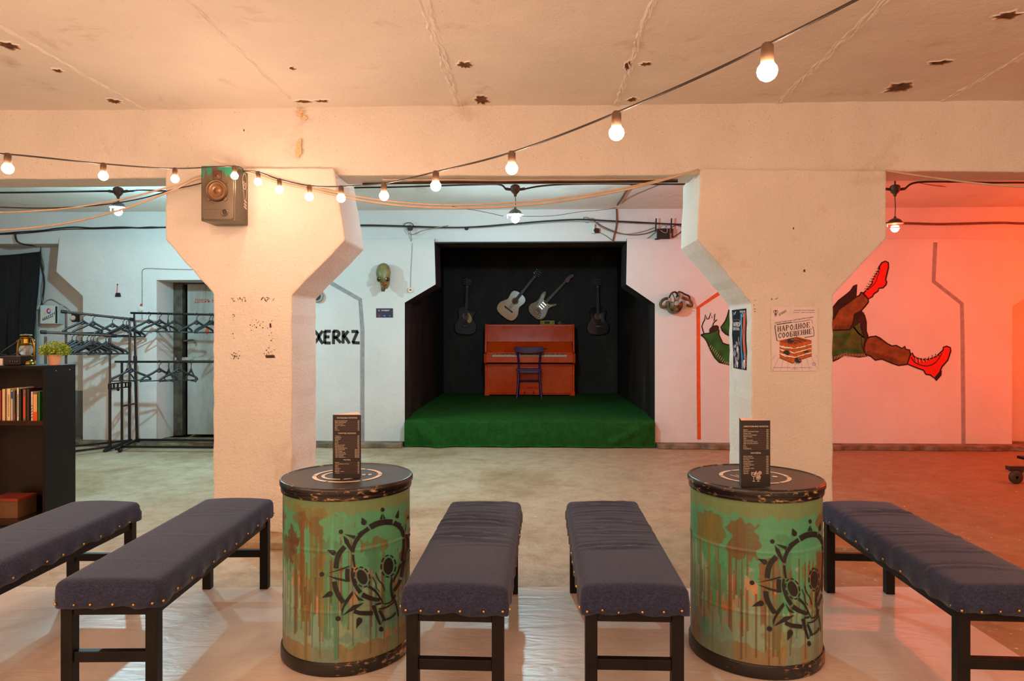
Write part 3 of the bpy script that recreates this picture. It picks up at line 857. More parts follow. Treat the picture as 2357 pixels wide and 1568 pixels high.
barrel(-.7045, 2.924, 'turquoise dripped-paint barrel table with skull stencil, left of the two', 5, 0, 0, .15)
barrel(1.031, 2.90, 'turquoise dripped-paint barrel table with skull stencil, right of the two', 12, .34, -.03, -.05)

# ================================================================ three-sided menu cards
def menu(px0, px1, pb, pt, ptop, zb, apex, label, heads):
    d = (EYE-zb)*F/(pb-HY)
    a, b = P(px0, pb, d), P(px1, pb, d)
    h = (pb-pt)/F*d
    w = (b-a).length; ux = (b-a).normalized()
    mid = (a+b)/2
    t = thing('menu_card', label, 'menu', (mid.x, mid.y, zb), math.atan2(ux.y, ux.x), 'menu cards on the barrel tables')
    # local: x along the face, y away from the viewer
    dep = w*.866; ax = apex*w
    tri = [(-w/2, 0), (w/2, 0), (ax, dep)]
    inn = [(-w/2+.004, .002), (w/2-.004, .002), (ax, dep-.004)]
    m = MB()
    for i in range(3):
        j = (i+1) % 3
        m.add([(tri[i][0], tri[i][1], 0), (tri[j][0], tri[j][1], 0), (tri[j][0], tri[j][1], h), (tri[i][0], tri[i][1], h)], [(0, 1, 2, 3)], 0)
    m.add([(x, y, h) for x, y in tri], [(0, 1, 2)], 1); m.add([(x, y, 0.0005) for x, y in tri], [(0, 2, 1)], 0)
    body = m.build('card', [plain('menu_black_card', (26, 18, 16), .45, 0, .08), plain('card_edge', (236, 190, 165), .7, 0, .03)], t, fix=False)
    g = MB(); fn = lambda u, v: (u, -.0006, v)
    k = h/1440.0     # zoom units, full card height = 1440
    W2 = w/2
    for kind, y, *rest in heads:
        z = h-y*k
        if kind == 'H': g.text(rest[0], lambda u, v: fn(u, z+v), rest[1]*k, 0, 'CENTER', bold=.005, squeeze=rest[2])
        elif kind == 'L':
            lw = g.text_w = text_shape(rest[0])[2]*27*k*.98
            x0, x1 = -W2+.075*w, W2-.06*w
            g.text(rest[0], lambda u, v: fn(x0+u, z+v), 27*k, 0, 'LEFT', bold=.006)
            g.text(rest[1], lambda u, v: fn(x1+u, z+v), 27*k, 0, 'RIGHT', bold=.006)
            rw = text_shape(rest[1])[2]*27*k
            g.add([fn(x0+lw+.002, z), fn(x1-rw-.002, z), fn(x1-rw-.002, z+.0008), fn(x0+lw+.002, z+.0008)], [(0, 1, 2, 3)], 1)
        elif kind == 'G':
            ic = lambda u, v: fn((u-435)*k*.93, h-(v-118)*k*1.0)
            for pth in ([(335,1245),(440,1245),(438,1300),(410,1330),(365,1330),(337,1300),(335,1245)], [(335,1278),(440,1278)], [(388,1330),(388,1432)], [(358,1436),(424,1436)], [(388,1305),(435,1235),(458,1212)], [(402,1305),(447,1240),(440,1218)],
                        [(455,1255),(470,1300),(440,1340),(452,1390),(492,1408),(535,1388),(548,1340),(522,1300),(530,1258),(455,1258)], [(458,1280),(528,1280)], ell(494,1345,28,36)+[(522,1345)], [(474,1360),(508,1318)], [(480,1374),(518,1336)], [(492,1408),(492,1434)], [(460,1437),(526,1437)],
                        ell(532,1255,34,34,0,16,-PI*1.0,PI*.6), [(532,1255),(532,1225)], [(532,1255),(560,1250)]):
                g.stroke(pth, 9, ic)
    g.build('print', [M['cream'], plain('menu_rule', (112, 82, 64), .6, 0, 0)], body, fix=False)
    return t
LH = [('H', 85, 'ХОЛОДНЫЕ НАПИТКИ', 42, .98)]
for i, (a, b) in enumerate([('Вода негазированная', '600'), ('Вода газированная', '600'), ('Coca-Cola classic', '700'), ('Coca-Cola sugar zero', '700'), ('Sprite', '700'), ('Fanta', '700'), ('Fuse Tea', '700')]):
    LH.append(('L', 148+i*34.5, a, b))
LH.append(('H', 435, 'ГОРЯЧИЕ НАПИТКИ', 42, .98))
for i, (a, b) in enumerate([('Эспрессо', '800'), ('Американо', '900'), ('Капучино', '1200'), ('Латте', '1200'), ('Мокко', '1400'), ('Какао', '1200'), ('Ирландский кофе', '1500'), ('Сиропный кофе', '1500'), ('Чай чёрный/зелёный', '700'),
                            ('Чай тропический', '800/1500'), ('Чай ягодный', '800/1500'), ('Чай облепиховый', '800/1500'), ('Чай каменный утёс', '800/1500'), ('Чай имбирный', '800/1500'), ('Чай с бергамотом', '800/1500')]):
    LH.append(('L', 492+i*34.2, a, b))
LH.append(('H', 1040, 'ЭКСТРА', 42, .98))
for i, (a, b) in enumerate([('Сливки', '200'), ('Альтернативное молоко', '300'), ('Сироп', '200'), ('Лимон', '200'), ('Карамель', '200'), ('Имбирь', '200'), ('Взбитые сливки', '300'), ('Топпинг', '200')]):
    LH.append(('L', 1090+i*34.5, a, b))
RH = [('H', 145, 'АЛКОГОЛЬНЫЕ НАПИТКИ', 42, .98)]
for i, (a, b) in enumerate([('Вермут', '2500'), ('Белое полусладкое вино', '1800'), ('Белое сухое', '1800'), ('Красное полусладкое', '1800'), ('Игристое вино', '1800'), ('Сидр', '1900'), ('Пиво на розлив', '1500'), ('Пиво на розлив тёмное', '1500'), ('Пиво на розлив светлое', '1500'), ('Ром', '2300'), ('Виски', '2500'), ('Егермейстер', '2300')]):
    RH.append(('L', 213+i*37.2, a, b))
RH.append(('H', 720, 'КОКТЕЙЛИ', 40, .98))
for i, (a, b) in enumerate([('Белая Сангрия', '2200'), ('Красная Сангрия', '2200'), ('Pina Colada', '2600'), ('Цитрусовый бум', '2300'), ('Ягодный бум', '2300'), ('Тропический бум', '2300'), ('Кукумбер', '2300'), ('Подводная лодка', '2600'), ('Old Fashion', '2600'), ('Негрони', '2600'), ('Прямой', '2600')]):
    RH.append(('L', 785+i*37.2, a, b))
RH.append(('G', 0))
menu(766, 831, 1101, 955, 948, BH+.0035, .16, 'black three-sided menu card with three headed lists on the left barrel', LH)
menu(1706, 1773, 1121, 968, 962, BH+.0035, -.28, 'black three-sided menu card with cocktail glasses drawn at its foot, on the right barrel', RH)

# ================================================================ posters on the right column
ps = MB(); t = thing('paper_poster', 'white paper poster with a layered cake, taped to the front of the right column', 'poster', tuple(PY(1829, 780, YF-.004)))
Yp = YF-.006
pz = lambda k: (lambda u, v: tuple(PY(1760+u/8.714, 690+v/8.714, Yp-.0005*k)))
shp = [(132, 150), (400, 148), (700, 148), (1052, 150), (1060, 700), (1066, 1000), (1074, 1425), (700, 1432), (400, 1430), (138, 1430), (136, 1000), (125, 500)]
q = [PY(1760+u/8.714, 690+v/8.714, Yp) for u, v in shp]
MB().prism([(p.x, p.z) for p in q], Yp, Yp+.003, xz).build('sheet', plain('poster_paper', (228, 208, 208), .65, 0, .04), t, world=True)
pm = [M['black'], plain('cake_sponge', (196, 92, 26), .7, 0, .2, 60), plain('cake_cream', (240, 220, 204), .7, 0, .05), plain('poster_green', (96, 140, 20), .7, 0, 0), plain('poster_grey', (120, 100, 92), .7, 0, 0), plain('cake_top', (150, 66, 20), .7, 0, .4, 80), plain('print_soft_black', (46, 30, 26), .6, 0, .1)]
for (x0, y0, x1, y1) in ((215,1100,140,1230),(285,1165,160,1425),(375,1205,310,1425),(470,1240,455,1425),(607,1270,605,1425),(738,1240,755,1425),(838,1180,910,1425),(930,1140,1060,1400),(1020,1100,1062,1170)):
    ps.stroke([(x0, y0), (x1, y1)], 4, pz(1), 4)
# cake, layer by layer
ps.fill([(300, 820), (640, 745), (940, 815), (945, 1130), (560, 1275), (300, 1165)], pz(1), 1)
ps.fill([(300, 825), (640, 748), (940, 818), (560, 905)], pz(2), 5)
for i in range(7): ps.stroke([(340+i*60, 812-i*9), (600+i*48, 880-i*10)], 8, pz(3), 6 if i % 2 else 1)
rz_ = random.Random(5)
for (yl, ym, yr, th) in ((915, 975, 885, 42), (985, 1062, 965, 40), (1065, 1150, 1045, 44)):
    up = []; lo = []
    for i in range(25):
        t_ = i/24; x = 292+t_*668
        yy = (yl+(ym-yl)*min(1, t_/.45)) if t_ < .45 else (ym+(yr-ym)*(t_-.45)/.55)
        up.append((x, yy+rz_.uniform(-9, 7))); lo.append((x, yy+th*(.5+.5*math.sin(PI*min(1, t_*3)))+rz_.uniform(-7, 9)))
    ps.fill(up+lo[::-1], pz(3), 2); ps.stroke(lo, 7, pz(3.5), 6)
ps.stroke([(300, 1168), (560, 1278), (600, 1262)], 12, pz(3), 6); ps.stroke([(740, 1200), (945, 1132)], 10, pz(3), 6)
for (cx_, cy_, a_, b_, ro) in ((520, 822, 88, 46, -.2), (440, 1060, 72, 52, .3), (830, 1040, 66, 26, -.1), (668, 1222, 92, 56, .5)):
    ps.fill(blot((cx_, cy_), a_, b_, rz_, 22), pz(4), 0)
    ps.fill(ell(cx_, cy_, a_*.75, b_*.75, ro), pz(4.5), 0)
    for s_ in range(3): ps.stroke([(cx_-a_*.2+s_*20, cy_+b_*.5), (cx_-a_*.5+s_*34, cy_+b_*1.3)], 6, pz(4), 0)
ps.fill(ell(555, 802, 42, 13, .2), pz(5), 4); ps.fill(ell(695, 1205, 12, 46, -.5), pz(5), 4)
# rubber-stamp frame and the title in serif capitals
def seriftext(word, x, y, h, w, gap, slope, mi):
    thin, thick = h*.06, h*.155
    for ch in word:
        sx, sy = x, y
        mp = lambda u, v: pz(4)(sx+u*w, sy-v*h-(u*w)*slope)
        st_ = lambda pth, k, step=None: ps.stroke([(a_, b_) for a_, b_ in pth], k, lambda u, v: mp(u/w, v/h), mi, step=step)
        T = lambda pth, k=thick, step=None: st_([(a_*w, b_*h) for a_, b_ in pth], k, step)
        S = lambda cx_, yy: T([(cx_-.17, yy), (cx_+.17, yy)], thin*1.1)
        if ch == 'Н':
            for c_ in (.2, .8): T([(c_, 0), (c_, 1)]); S(c_, .02); S(c_, .98)
            T([(.2, .52), (.8, .52)], thin)
        elif ch == 'А':
            T([(.12, 0), (.5, 1)], thin); T([(.5, 1), (.86, 0)]); T([(.26, .36), (.72, .36)], thin); S(.12, .02); S(.86, .02)
        elif ch == 'Р':
            T([(.22, 0), (.22, 1)]); S(.22, .02); S(.18, .98); T([(.22, .97), (.62, .95), (.82, .75), (.62, .52), (.22, .50)], thin*1.6, 4)
        elif ch in 'О':
            T([(.5, 1), (.14, .5), (.5, 0), (.86, .5), (.5, 1)], thick*.8, 6)
        elif ch == 'Д':
            T([(.22, .06), (.42, .98)], thin); T([(.72, .98), (.72, .04)]); T([(.34, .98), (.82, .98)], thin); T([(.02, .04), (.96, .04)], thin); T([(.05, .05), (.05, -.16)], thin*1.5); T([(.93, .05), (.93, -.16)], thin*1.5)
        elif ch == 'Е':
            T([(.24, 0), (.24, 1)]); T([(.1, .98), (.84, .98)], thin); T([(.1, .02), (.86, .02)], thin); T([(.24, .52), (.62, .52)], thin); T([(.84, .98), (.84, .78)], thin*1.3); T([(.86, .02), (.88, .26)], thin*1.3); T([(.62, .62), (.62, .42)], thin)
        elif ch == 'С':
            T([(.84, .76), (.6, .99), (.22, .78), (.18, .3), (.5, .01), (.86, .22)], thick*.8, 5); T([(.84, .98), (.84, .7)], thin)
        elif ch == 'Б':
            T([(.22, 0), (.22, 1)]); T([(.1, .98), (.8, .98)], thin); T([(.8, .98), (.8, .76)], thin*1.3); T([(.22, .55), (.62, .54), (.84, .28), (.62, .02), (.1, .02)], thin*1.7, 4)
        elif ch == 'Щ':
            for c_ in (.15, .5, .85): T([(c_, 0), (c_, 1)], thick*.8); T([(c_-.1, .98), (c_+.1, .98)], thin)
            T([(.04, .02), (1.0, .02)], thin*1.2); T([(.98, .03), (.98, -.18)], thin*1.6)
        elif ch == 'И':
            for c_ in (.18, .82): T([(c_, 0), (c_, 1)]); S(c_, .02); S(c_, .98)
            T([(.2, .05), (.8, .95)], thin)
        x += w+gap; y -= (w+gap)*slope
seriftext('НАРОДНОЕ', 255, 642, 104, 74, 9, .135, 6)
seriftext('СООБЩЕНИЕ', 272, 772, 98, 68, 8.5, .135, 6)
for pth, w in (([(240, 500), (400, 476), (550, 455)], 16), ([(560, 452), (720, 440), (915, 400)], 9), ([(928, 398), (955, 430), (960, 480)], 6), ([(212, 510), (208, 570), (228, 700), (248, 825)], 15),
               ([(248, 828), (300, 826)], 9), ([(962, 540), (985, 610), (990, 720)], 11), ([(990, 728), (900, 745), (800, 760)], 13), ([(975, 560), (982, 600)], 8)):
    ps.stroke(pth, w, pz(2), 6, step=3)
tl = pz(2)
ps.text('Прямая Трансляция Сказочное Расписание', lambda u, v: tl(200+u, 482-v-u*.157), 45, 6, squeeze=.80)
ps.text('Режиссёр - Евгений Дружинин', lambda u, v: tl(1000+u, 220-v), 26, 6, 'RIGHT', squeeze=1.05)
ps.text('Хореограф - Анастасия Адилова', lambda u, v: tl(1000+u, 264-v), 26, 6, 'RIGHT', squeeze=1.05)
ps.text('городской дом культуры   начало в 19:00, вход с улицы', lambda u, v: tl(175+u, 1368-v), 24, 6, squeeze=1.2)
ps.text('www.teatr.kz', lambda u, v: tl(600+u, 1394-v), 24, 6, 'CENTER')
ps.text('ВЛИКК', lambda u, v: tl(286+u*1.0-v*.1, 330-v*1.1-u*.55), 62, 3, bold=.03, squeeze=.72)
for a_ in ((200, 240), (242, 240)): ps.stroke(ell(a_[0], a_[1], 22, 24)+[(a_[0]+22, a_[1])], 9, tl, 6)
ps.stroke(ell(221, 225, 12, 14)+[(233, 225)], 8, tl, 6); ps.fill(ell(221, 290, 26, 18), tl, 6); ps.fill([(196, 318), (246, 318), (246, 330), (196, 330)], tl, 6)
ps.stroke(ell(988, 1290, 30, 32)+[(1018, 1290)], 5, tl, 6); ps.text('6+', lambda u, v: tl(988+u, 1299-v), 26, 6, 'CENTER')
ps.build('print', pm, t, world=True, fix=False)
# narrow dark poster on the column's side
Xc = min(x for x, z in rc if z < .06)
pc = PX(1701, 780, Xc-.004)
t = thing('paper_poster', 'dark theatre poster with blue and orange stripes on the side of the right column', 'poster', tuple(pc))
px_ = lambda k: (lambda u, v: tuple(PX(1670+u/8.714, 690+v/8.714, Xc-.006-.0005*k)))
s2 = MB()
oq = [PX(1670+u/8.714, 690+v/8.714, Xc-.006) for u, v in [(126, 210), (400, 178), (408, 700), (408, 1412), (280, 1392), (158, 1368), (150, 1000), (130, 700), (140, 450)]]
MB().prism([(p.y, p.z) for p in oq], Xc-.006, Xc-.003, lambda u, v, d: (d, u, v)).build('sheet', plain('dark_poster_paper', (20, 13, 18), .8, 0, .1, spec=.15), t, world=True)
pm2 = [M['white'], plain('poster_blue', (96, 184, 226), .6, 0, 0), plain('poster_orange', (234, 92, 32), .6, 0, .05), plain('poster_violet', (48, 34, 88), .6, 0, .2), plain('poster_mauve', (150, 124, 134), .7, 0, .4, 60), plain('poster_pale', (206, 192, 196), .7, 0, .3, 60)]
s2.stroke([(315, 290), (318, 600), (312, 900), (332, 1150), (336, 1395)], 14, px_(1), 1, step=4)
s2.stroke(ell(340, 305, 14, 38)+[(354, 305)], 9, px_(1), 1)
s2.stroke([(366, 270), (362, 500), (350, 640), (358, 850), (372, 1060)], 20, px_(1), 2, step=4)
s2.stroke([(392, 255), (388, 500), (378, 800), (392, 1000), (402, 1230)], 18, px_(1), 2, step=4)
s2.stroke([(374, 1050), (374, 1190)], 15, px_(1), 1); s2.stroke([(300, 265), (298, 480)], 22, px_(1), 3); s2.stroke([(290, 600), (300, 900), (320, 1200), (320, 1380)], 16, px_(1), 3)
s2.fill(ell(374, 1295, 24, 94), px_(1.5), 0); s2.fill(ell(372, 1312, 12, 74), px_(2), 2)
s2.text('ЖИВОЙ', lambda u, v: px_(2)(152+u, 538-v), 118, 0, squeeze=.33, bold=.02)
s2.text('СПЕКТАКЛЬ', lambda u, v: px_(2)(146+u, 612-v), 74, 0, squeeze=.29, bold=.02)
s2.text('пластический перформанс', lambda u, v: px_(2)(150+u, 414-v), 34, 4, squeeze=.30)
s2.text('PLAYBACK TEATP', lambda u, v: px_(2)(285+u, 256-v), 52, 0, squeeze=.27, bold=.02)
s2.stroke([(150, 250), (158, 285), (148, 320)], 12, px_(1), 4); s2.stroke([(178, 300), (190, 265), (205, 240)], 10, px_(1), 0)
for i, (cx_, cy_, a_, b_) in enumerate([(190, 930, 14, 40), (185, 1080, 30, 90), (210, 1220, 28, 110), (240, 1000, 26, 90), (255, 1130, 24, 110), (262, 790, 12, 60), (232, 880, 10, 50), (212, 880, 9, 55), (270, 870, 16, 70), (236, 1290, 26, 80), (195, 1320, 26, 50), (165, 960, 8, 60)]):
    s2.fill(blot((cx_, cy_), a_, b_, rz_, 14), px_(1+.1*i), 4 if i % 3 else 5)
s2.build('print', pm2, t, world=True, fix=False)
# ================================================================ bookcase and what stands on it
XR, Y0, Y1, ZT = -3.274, 4.495, 4.80, 1.128
XL = XR-.80
bc = thing('bookcase', 'dark brown open bookcase at the left edge holding one row of books', 'bookcase', ((XL+XR)/2, (Y0+Y1)/2, 0))
dk, lam = M['dark_brown'], M['laminate']
for a, b in ((XR-.020, XR), (XL, XL+.020)):
    MB().box((a, Y0, 0), (b, Y1, ZT-.018)).build('side_panel', lam, bc, bevel=.0015, world=True)
MB().box((XL, Y0-.002, ZT-.018), (XR+.001, Y1, ZT)).build('top_panel', lam, bc, bevel=.0015, world=True)
MB().box((XL+.02, Y1-.006, .05), (XR-.02, Y1-.001, ZT-.018)).build('back_panel', dk, bc, world=True)
shz = PY(50, 969, 4.5).z
gl = plain('brown_shelf_gloss', (52, 28, 18), .12, 0, .2, 6)
for z in (shz, .085):
    MB().box((XL+.02, Y0+.002, z-.030), (XR-.02, Y1-.006, z)).build('shelf', gl, bc, bevel=.0015, world=True)
for a in (.10, .24):
    MB().box((XR-.0005, Y0+a, ZT-.04), (XR+.0008, Y0+a+.006, ZT-.034)).build('screw_cap', M['cream'], bc, world=True)
# books: spine from px a to b, top at py, colours
bk = [(-8, 3, 899, (150, 40, 30), 'dark red', None), (4, 12, 896, (224, 192, 140), 'tan', None), (13, 23, 895, (232, 206, 158), 'cream', (150, 120, 80)), (24.5, 29.5, 899, (226, 214, 198), 'white', (64, 90, 150)),
      (30, 34, 899, (96, 84, 60), 'olive', (150, 60, 30)), (37, 43, 893, (222, 210, 190), 'pale', (60, 50, 44)), (43.5, 49.5, 896, (42, 30, 26), 'black', None), (50.5, 58.5, 897, (120, 96, 74), 'brown', (206, 70, 34)),
      (60, 68.5, 896, (52, 34, 26), 'dark brown', None), (69.5, 75, 902, (230, 212, 190), 'white', (40, 30, 30)), (75.5, 86, 908, (232, 176, 110), 'orange', (226, 84, 30)), (86.5, 92.5, 902, (40, 120, 36), 'green', None)]
blab = ['dark red book at the far left of the shelf row', 'plain tan book second from the left end of the shelf row', 'thick cream book with printed spine left of the blue-topped one', 'thin white book with a blue patch at the top of its spine', 'thin olive book between the white and the pale book',
        'tall pale book with dark lettering in mid shelf row', 'black book right of the tall pale lettered one', 'brown book with a long red panel on its spine', 'dark brown book right of the red-panelled one', 'white book with black marks on its spine, left of the orange one', 'short orange book with a red foot next to the green one', 'thin green book at the right end of the shelf row']
for (a, b, py, col, nm, pc), lb in zip(bk, blab):
    x0, x1 = PY(a, 930, Y0+.03).x, PY(b, 930, Y0+.03).x
    top = PY(a, py, Y0+.03).z
    y0 = Y0+.03+R.uniform(0, .012)
    cm = plain('book_'+nm.replace(' ', '_'), col, .5, 0, .06)
    t = thing('book', lb, 'book', ((x0+x1)/2, y0+.07, shz), 0, 'books on the bookcase shelf')
    h = top-shz; w2 = (x1-x0)/2-.0006
    MB().box((-w2, -.07, 0), (-w2+.002, .07, h)).box((w2-.002, -.07, 0), (w2, .07, h)).box((-w2, -.07, 0), (w2, -.067, h)).build('cover', cm, t)
    MB().box((-w2+.002, -.067, .003), (w2-.002, .067, h-.003)).build('pages', M['cream'], t)
    if pc:
        pmx = plain('spine_print', pc, .5, 0, 0); g = MB()
        f_ = lambda u, v: (u, -.0704, v)
        if nm == 'white' and pc[2] > 100: g.fill([(-w2*.8, h*.72), (w2*.8, h*.72), (w2*.8, h*.96), (-w2*.8, h*.96)], f_)
        elif nm in ('brown',): g.fill([(-w2*.6, h*.06), (w2*.6, h*.06), (w2*.6, h*.78), (-w2*.6, h*.78)], f_)
        elif nm == 'orange': g.fill([(-w2, 0.001), (w2, 0.001), (w2, h*.33), (-w2, h*.33)], f_)
        elif nm == 'olive': g.fill([(-w2, 0.001), (w2, 0.001), (w2, h*.22), (-w2, h*.22)], f_)
        elif nm == 'white':
            for k in range(5): g.stroke([(-w2*.8, h*(.08+.1*k)), (w2*.7, h*(.13+.1*k))], .004, f_)
        else:
            for k in range(14): g.fill([(-w2*.35, h*(.12+.05*k)), (w2*.35, h*(.12+.05*k)), (w2*.35, h*(.15+.05*k)), (-w2*.35, h*(.15+.05*k))], f_)
        g.build('spine_print', pmx, t, fix=False)
c = PY(20, 1166, Y0+.08)
t = thing('cardboard_box', 'small brown box lying in the bottom compartment of the bookcase', 'box', (c.x, Y0+.14, .085))
MB().box((-.12, -.09, 0), (.085, .09, .115)).build('box_body', plain('box_brown', (110, 74, 44), .7, 0, .2), t, bevel=.003)
MB().box((-.122, -.092, .115), (.087, .092, .135)).build('box_lid', plain('box_red', (150, 56, 34), .7, 0, .2), t, bevel=.003)
# stereo and white carton on top
a, b = PY(6, 837, 4.56), PY(40, 815, 4.56)
t = thing('stereo_player', 'black stereo player on top of the bookcase behind the lantern', 'stereo', ((a.x+b.x)/2, 4.62, ZT))
w2 = (b.x-a.x)/2+.02
MB().box((-w2, -.06, .003), (w2, .07, .062)).build('case', M['black'], t, bevel=.003)
MB().box((-w2, -.061, .056), (w2, .07, .064)).build('top_trim', M['steel_tube'], t, bevel=.002)
for k in range(4): MB().lathe([(.0005, .009), (.005, .008), (.006, 0)], 10, (w2-.018-k*.016, -.060, .026), 'y').build('control_knob', M['steel_tube'], t)
a, b = PY(-12, 837, 4.55), PY(5, 821, 4.55)
t = thing('white_carton', 'white carton on the bookcase cut off by the left edge', 'carton', ((a.x+b.x)/2, 4.61, ZT))
MB().box((-.025, -.06, 0), (.025, .06, .048)).build('carton_body', plain('carton_white', (226, 214, 200), .6, 0, .03), t, bevel=.002)
# hurricane lantern
c = PY(60, 838, 4.66)
t = thing('kerosene_lantern', 'old brass-coloured kerosene lantern standing on the bookcase', 'lantern', (c.x, 4.66, ZT))
br = plain('tarnished_brass', (150, 118, 44), .24, .9, .3, 25)
MB().lathe([(.001, 0), (.058, 0), (.062, .006), (.060, .020), (.052, .028), (.036, .036), (.032, .050), (.001, .052)], 28).build('fuel_tank', br, t, smooth='auto')
MB().lathe([(.026, .050), (.036, .056), (.038, .062), (.030, .070)], 24).build('burner', br, t, smooth=True)
gm = NT('lamp_glass'); gm.set('Base Color', (.9, .92, .9, 1)).set('Roughness', .08).set('Transmission Weight', .75).set('IOR', 1.25)
MB().lathe([(.028, .068), (.040, .085), (.043, .105), (.036, .130), (.030, .138)], 24).build('glass_globe', gm.m, t, smooth=True)
MB().lathe([(.034, .136), (.038, .144), (.030, .152), (.028, .180), (.034, .186), (.034, .190), (.020, .198), (.001, .199)], 24).build('chimney', br, t, smooth='auto')
MB().lathe([(.001, .216), (.034, .212), (.038, .206), (.032, .203), (.018, .198)], 24).build('cap', plain('lantern_chrome', (210, 210, 205), .15, 1, .05), t, smooth='auto')
for s_ in (-1, 1):
    MB().tube(smooth3([(s_*.050, 0, .020), (s_*.060, 0, .06), (s_*.058, 0, .13), (s_*.048, 0, .172), (s_*.030, 0, .178)]), .0075, 8).build('side_tube', br, t, smooth=True)
    MB().lathe([(.001, .006), (.009, .005), (.010, 0), (.009, -.005), (.001, -.006)], 12, (s_*.056, 0, .165), 'y').build('handle_ear', br, t, smooth=True)
MB().tube(smooth3([(-.056, -.005, .165), (-.13, -.03, .105), (-.152, -.035, .078), (-.13, -.032, .070), (-.05, -.05, .074), (.056, .005, .165)]), .002, 6).build('wire_handle', M['steel_tube'], t, smooth=True)
MB().tube([(-.03, -.043, .075), (.0, -.045, .10), (.03, -.04, .128)], .0012, 5).build('globe_guard', M['steel_tube'], t)
# potted plant
c = PY(126, 838, 4.65)
t = thing('potted_plant', 'small bushy green plant in a pale pink pot on the bookcase', 'plant', (c.x, 4.65, ZT))
MB().lathe([(.001, 0), (.034, 0), (.042, .070), (.043, .073), (.040, .073), (.037, .062), (.001, .060)], 28).build('pot', plain('pink_clay', (214, 158, 124), .7, 0, .08), t, smooth='auto')
f = MB(); rp = random.Random(4)
for i in range(900):
    a = rp.uniform(0, 2*PI); q = rp.random()**.5; h = rp.uniform(-1, 1)
    rad = .098*q; x, y = rad*math.cos(a), rad*math.sin(a)*.8
    z = .118+.052*h*math.sqrt(max(0, 1-q*q*.9))-.022*q
    if z < .072 and rad < .045: continue
    p = V((x, y, z)); d = V((rp.uniform(-1, 1), rp.uniform(-1, 1), rp.uniform(-.3, 1))).normalized()
    s_ = d.orthogonal().normalized()*rp.uniform(.004, .0065); l_ = rp.uniform(.010, .017)
    n_ = d.cross(s_).normalized()*.0015
    f.add([p, p+d*l_*.5+s_+n_, p+d*l_, p+d*l_*.5-s_+n_], [(0, 1, 2), (0, 2, 3)], 0 if rp.random() < .6 else 1)
fo = f.build('foliage', [plain('leaf_green', (112, 148, 34), .5, 0, .2, 30), plain('leaf_yellow', (180, 190, 50), .5, 0, .15, 30)], t, fix=False)
stm = MB().tube([(0, 0, .055), (.004, 0, .10)], .004, 6)
for a in range(5): stm.tube([(0, 0, .07), (.06*math.cos(a*1.26), .05*math.sin(a*1.26), .11)], .0015, 5)
stm.build('stem', plain('stem_green', (70, 90, 30), .6, 0, .1), t)

# ================================================================ hanging black cloth, cabinet and cables on the left recess wall
yc = 8.38
tops = [(-190, 596), (-60, 590), (0, 588), (50, 584), (93, 579)]
rt = [(93, 579), (88, 620), (80, 675), (80, 760), (77, 850), (76, 1000)]
c = PY(40, 584, yc)
t = thing('black_cloth', 'black cloth hung over the wall at the left edge', 'cloth', (c.x, yc, 0))
m = MB(); nu, nv = 60, 34; vs = []; fs = []
T3 = smooth3([(a, b, 0) for a, b in tops], 12); R3 = smooth3([(a, b, 0) for a, b in rt], 10)
for j in range(nv+1):
    tv = j/nv; rp_ = R3[int(tv*(len(R3)-1))]
    for i in range(nu+1):
        tu = i/nu; tp = T3[int(tu*(len(T3)-1))]
        px = tp.x+(rp_.x-93)*tu**3; py = tp.y+(1000-579)*tv
        w_ = PY(px, py, yc)
        fold = .020*math.sin(tu*21+tv*2)*(.2+.8*tv)+.012*math.sin(tu*47)*tv
        vs.append((w_.x, yc+fold, max(w_.z, .05)))
for j in range(nv):
    for i in range(nu): fs.append((j*(nu+1)+i, j*(nu+1)+i+1, (j+1)*(nu+1)+i+1, (j+1)*(nu+1)+i))
m.add(vs, fs)
o = m.build('cloth_sheet', plain('black_cotton', (22, 21, 22), .95, 0, .15, 20), t, smooth=True, world=True)
o.modifiers.new('thick', 'SOLIDIFY').thickness = .003
g = MB(); q = [PY(a, b, yc+.02) for a, b in ((82, 716), (80, 780), (75, 850), (74, 940))]
vs = []
for p in q: vs += [tuple(p+V((-.05, 0, 0))), tuple(p)]
g.add(vs, [(0, 1, 3, 2), (2, 3, 5, 4), (4, 5, 7, 6)])
o = g.build('green_lining', plain('green_cloth', (12, 112, 62), .9, 0, .1), t, world=True); o.modifiers.new('thick', 'SOLIDIFY').thickness = .002
o['label'] = 'green edge of lining'
YW = 8.55
# grey switch cabinet
a, b = PY(94, 746, 8.44), PY(134, 702, 8.44)
t = thing('switch_cabinet', 'pale grey electric switch cabinet with warning triangle, above the coat racks', 'electric box', ((a.x+b.x)/2, 8.495, a.z))
w2, h = (b.x-a.x)/2, b.z-a.z
MB().box((-w2, -.055, 0), (w2, .05, h)).build('cabinet_body', plain('cabinet_grey', (196, 204, 202), .5, 0, .05), t, bevel=.004)
dr_ = MB().box((-w2-.002, -.064, .006), (w2*.66, -.056, h-.01)).build('door', plain('cabinet_white', (214, 220, 218), .5, 0, .03), t, bevel=.003)
MB().box((w2*.70, -.058, .01), (w2*.90, -.0545, h-.02)).build('dark_slot', M['black'], t)
g = MB(); f_ = lambda u, v: (u, -.0646, v)
cx_, cz_ = -w2*.02, h*.68
g.fill([(-w2*.62, h*.50), (-w2*.36, h*.50), (-w2*.49, h*.66)], f_, 0)
for k, mi in ((0, 1), (1, 2), (2, 3)):
    g.fill([(cx_, cz_)]+ell(cx_, cz_, .030, .036, 0, 8, PI/2+k*2.1, PI/2+k*2.1+2.1), f_, mi)
g.fill(ell(cx_, cz_, .013, .016), lambda u, v: (u, -.0649, v), 4)
for k in range(7): g.stroke([(-w2*.7+k*.024, h*.20+k*.012), (-w2*.66+k*.024, h*.32+k*.012)], .010, f_, 5)
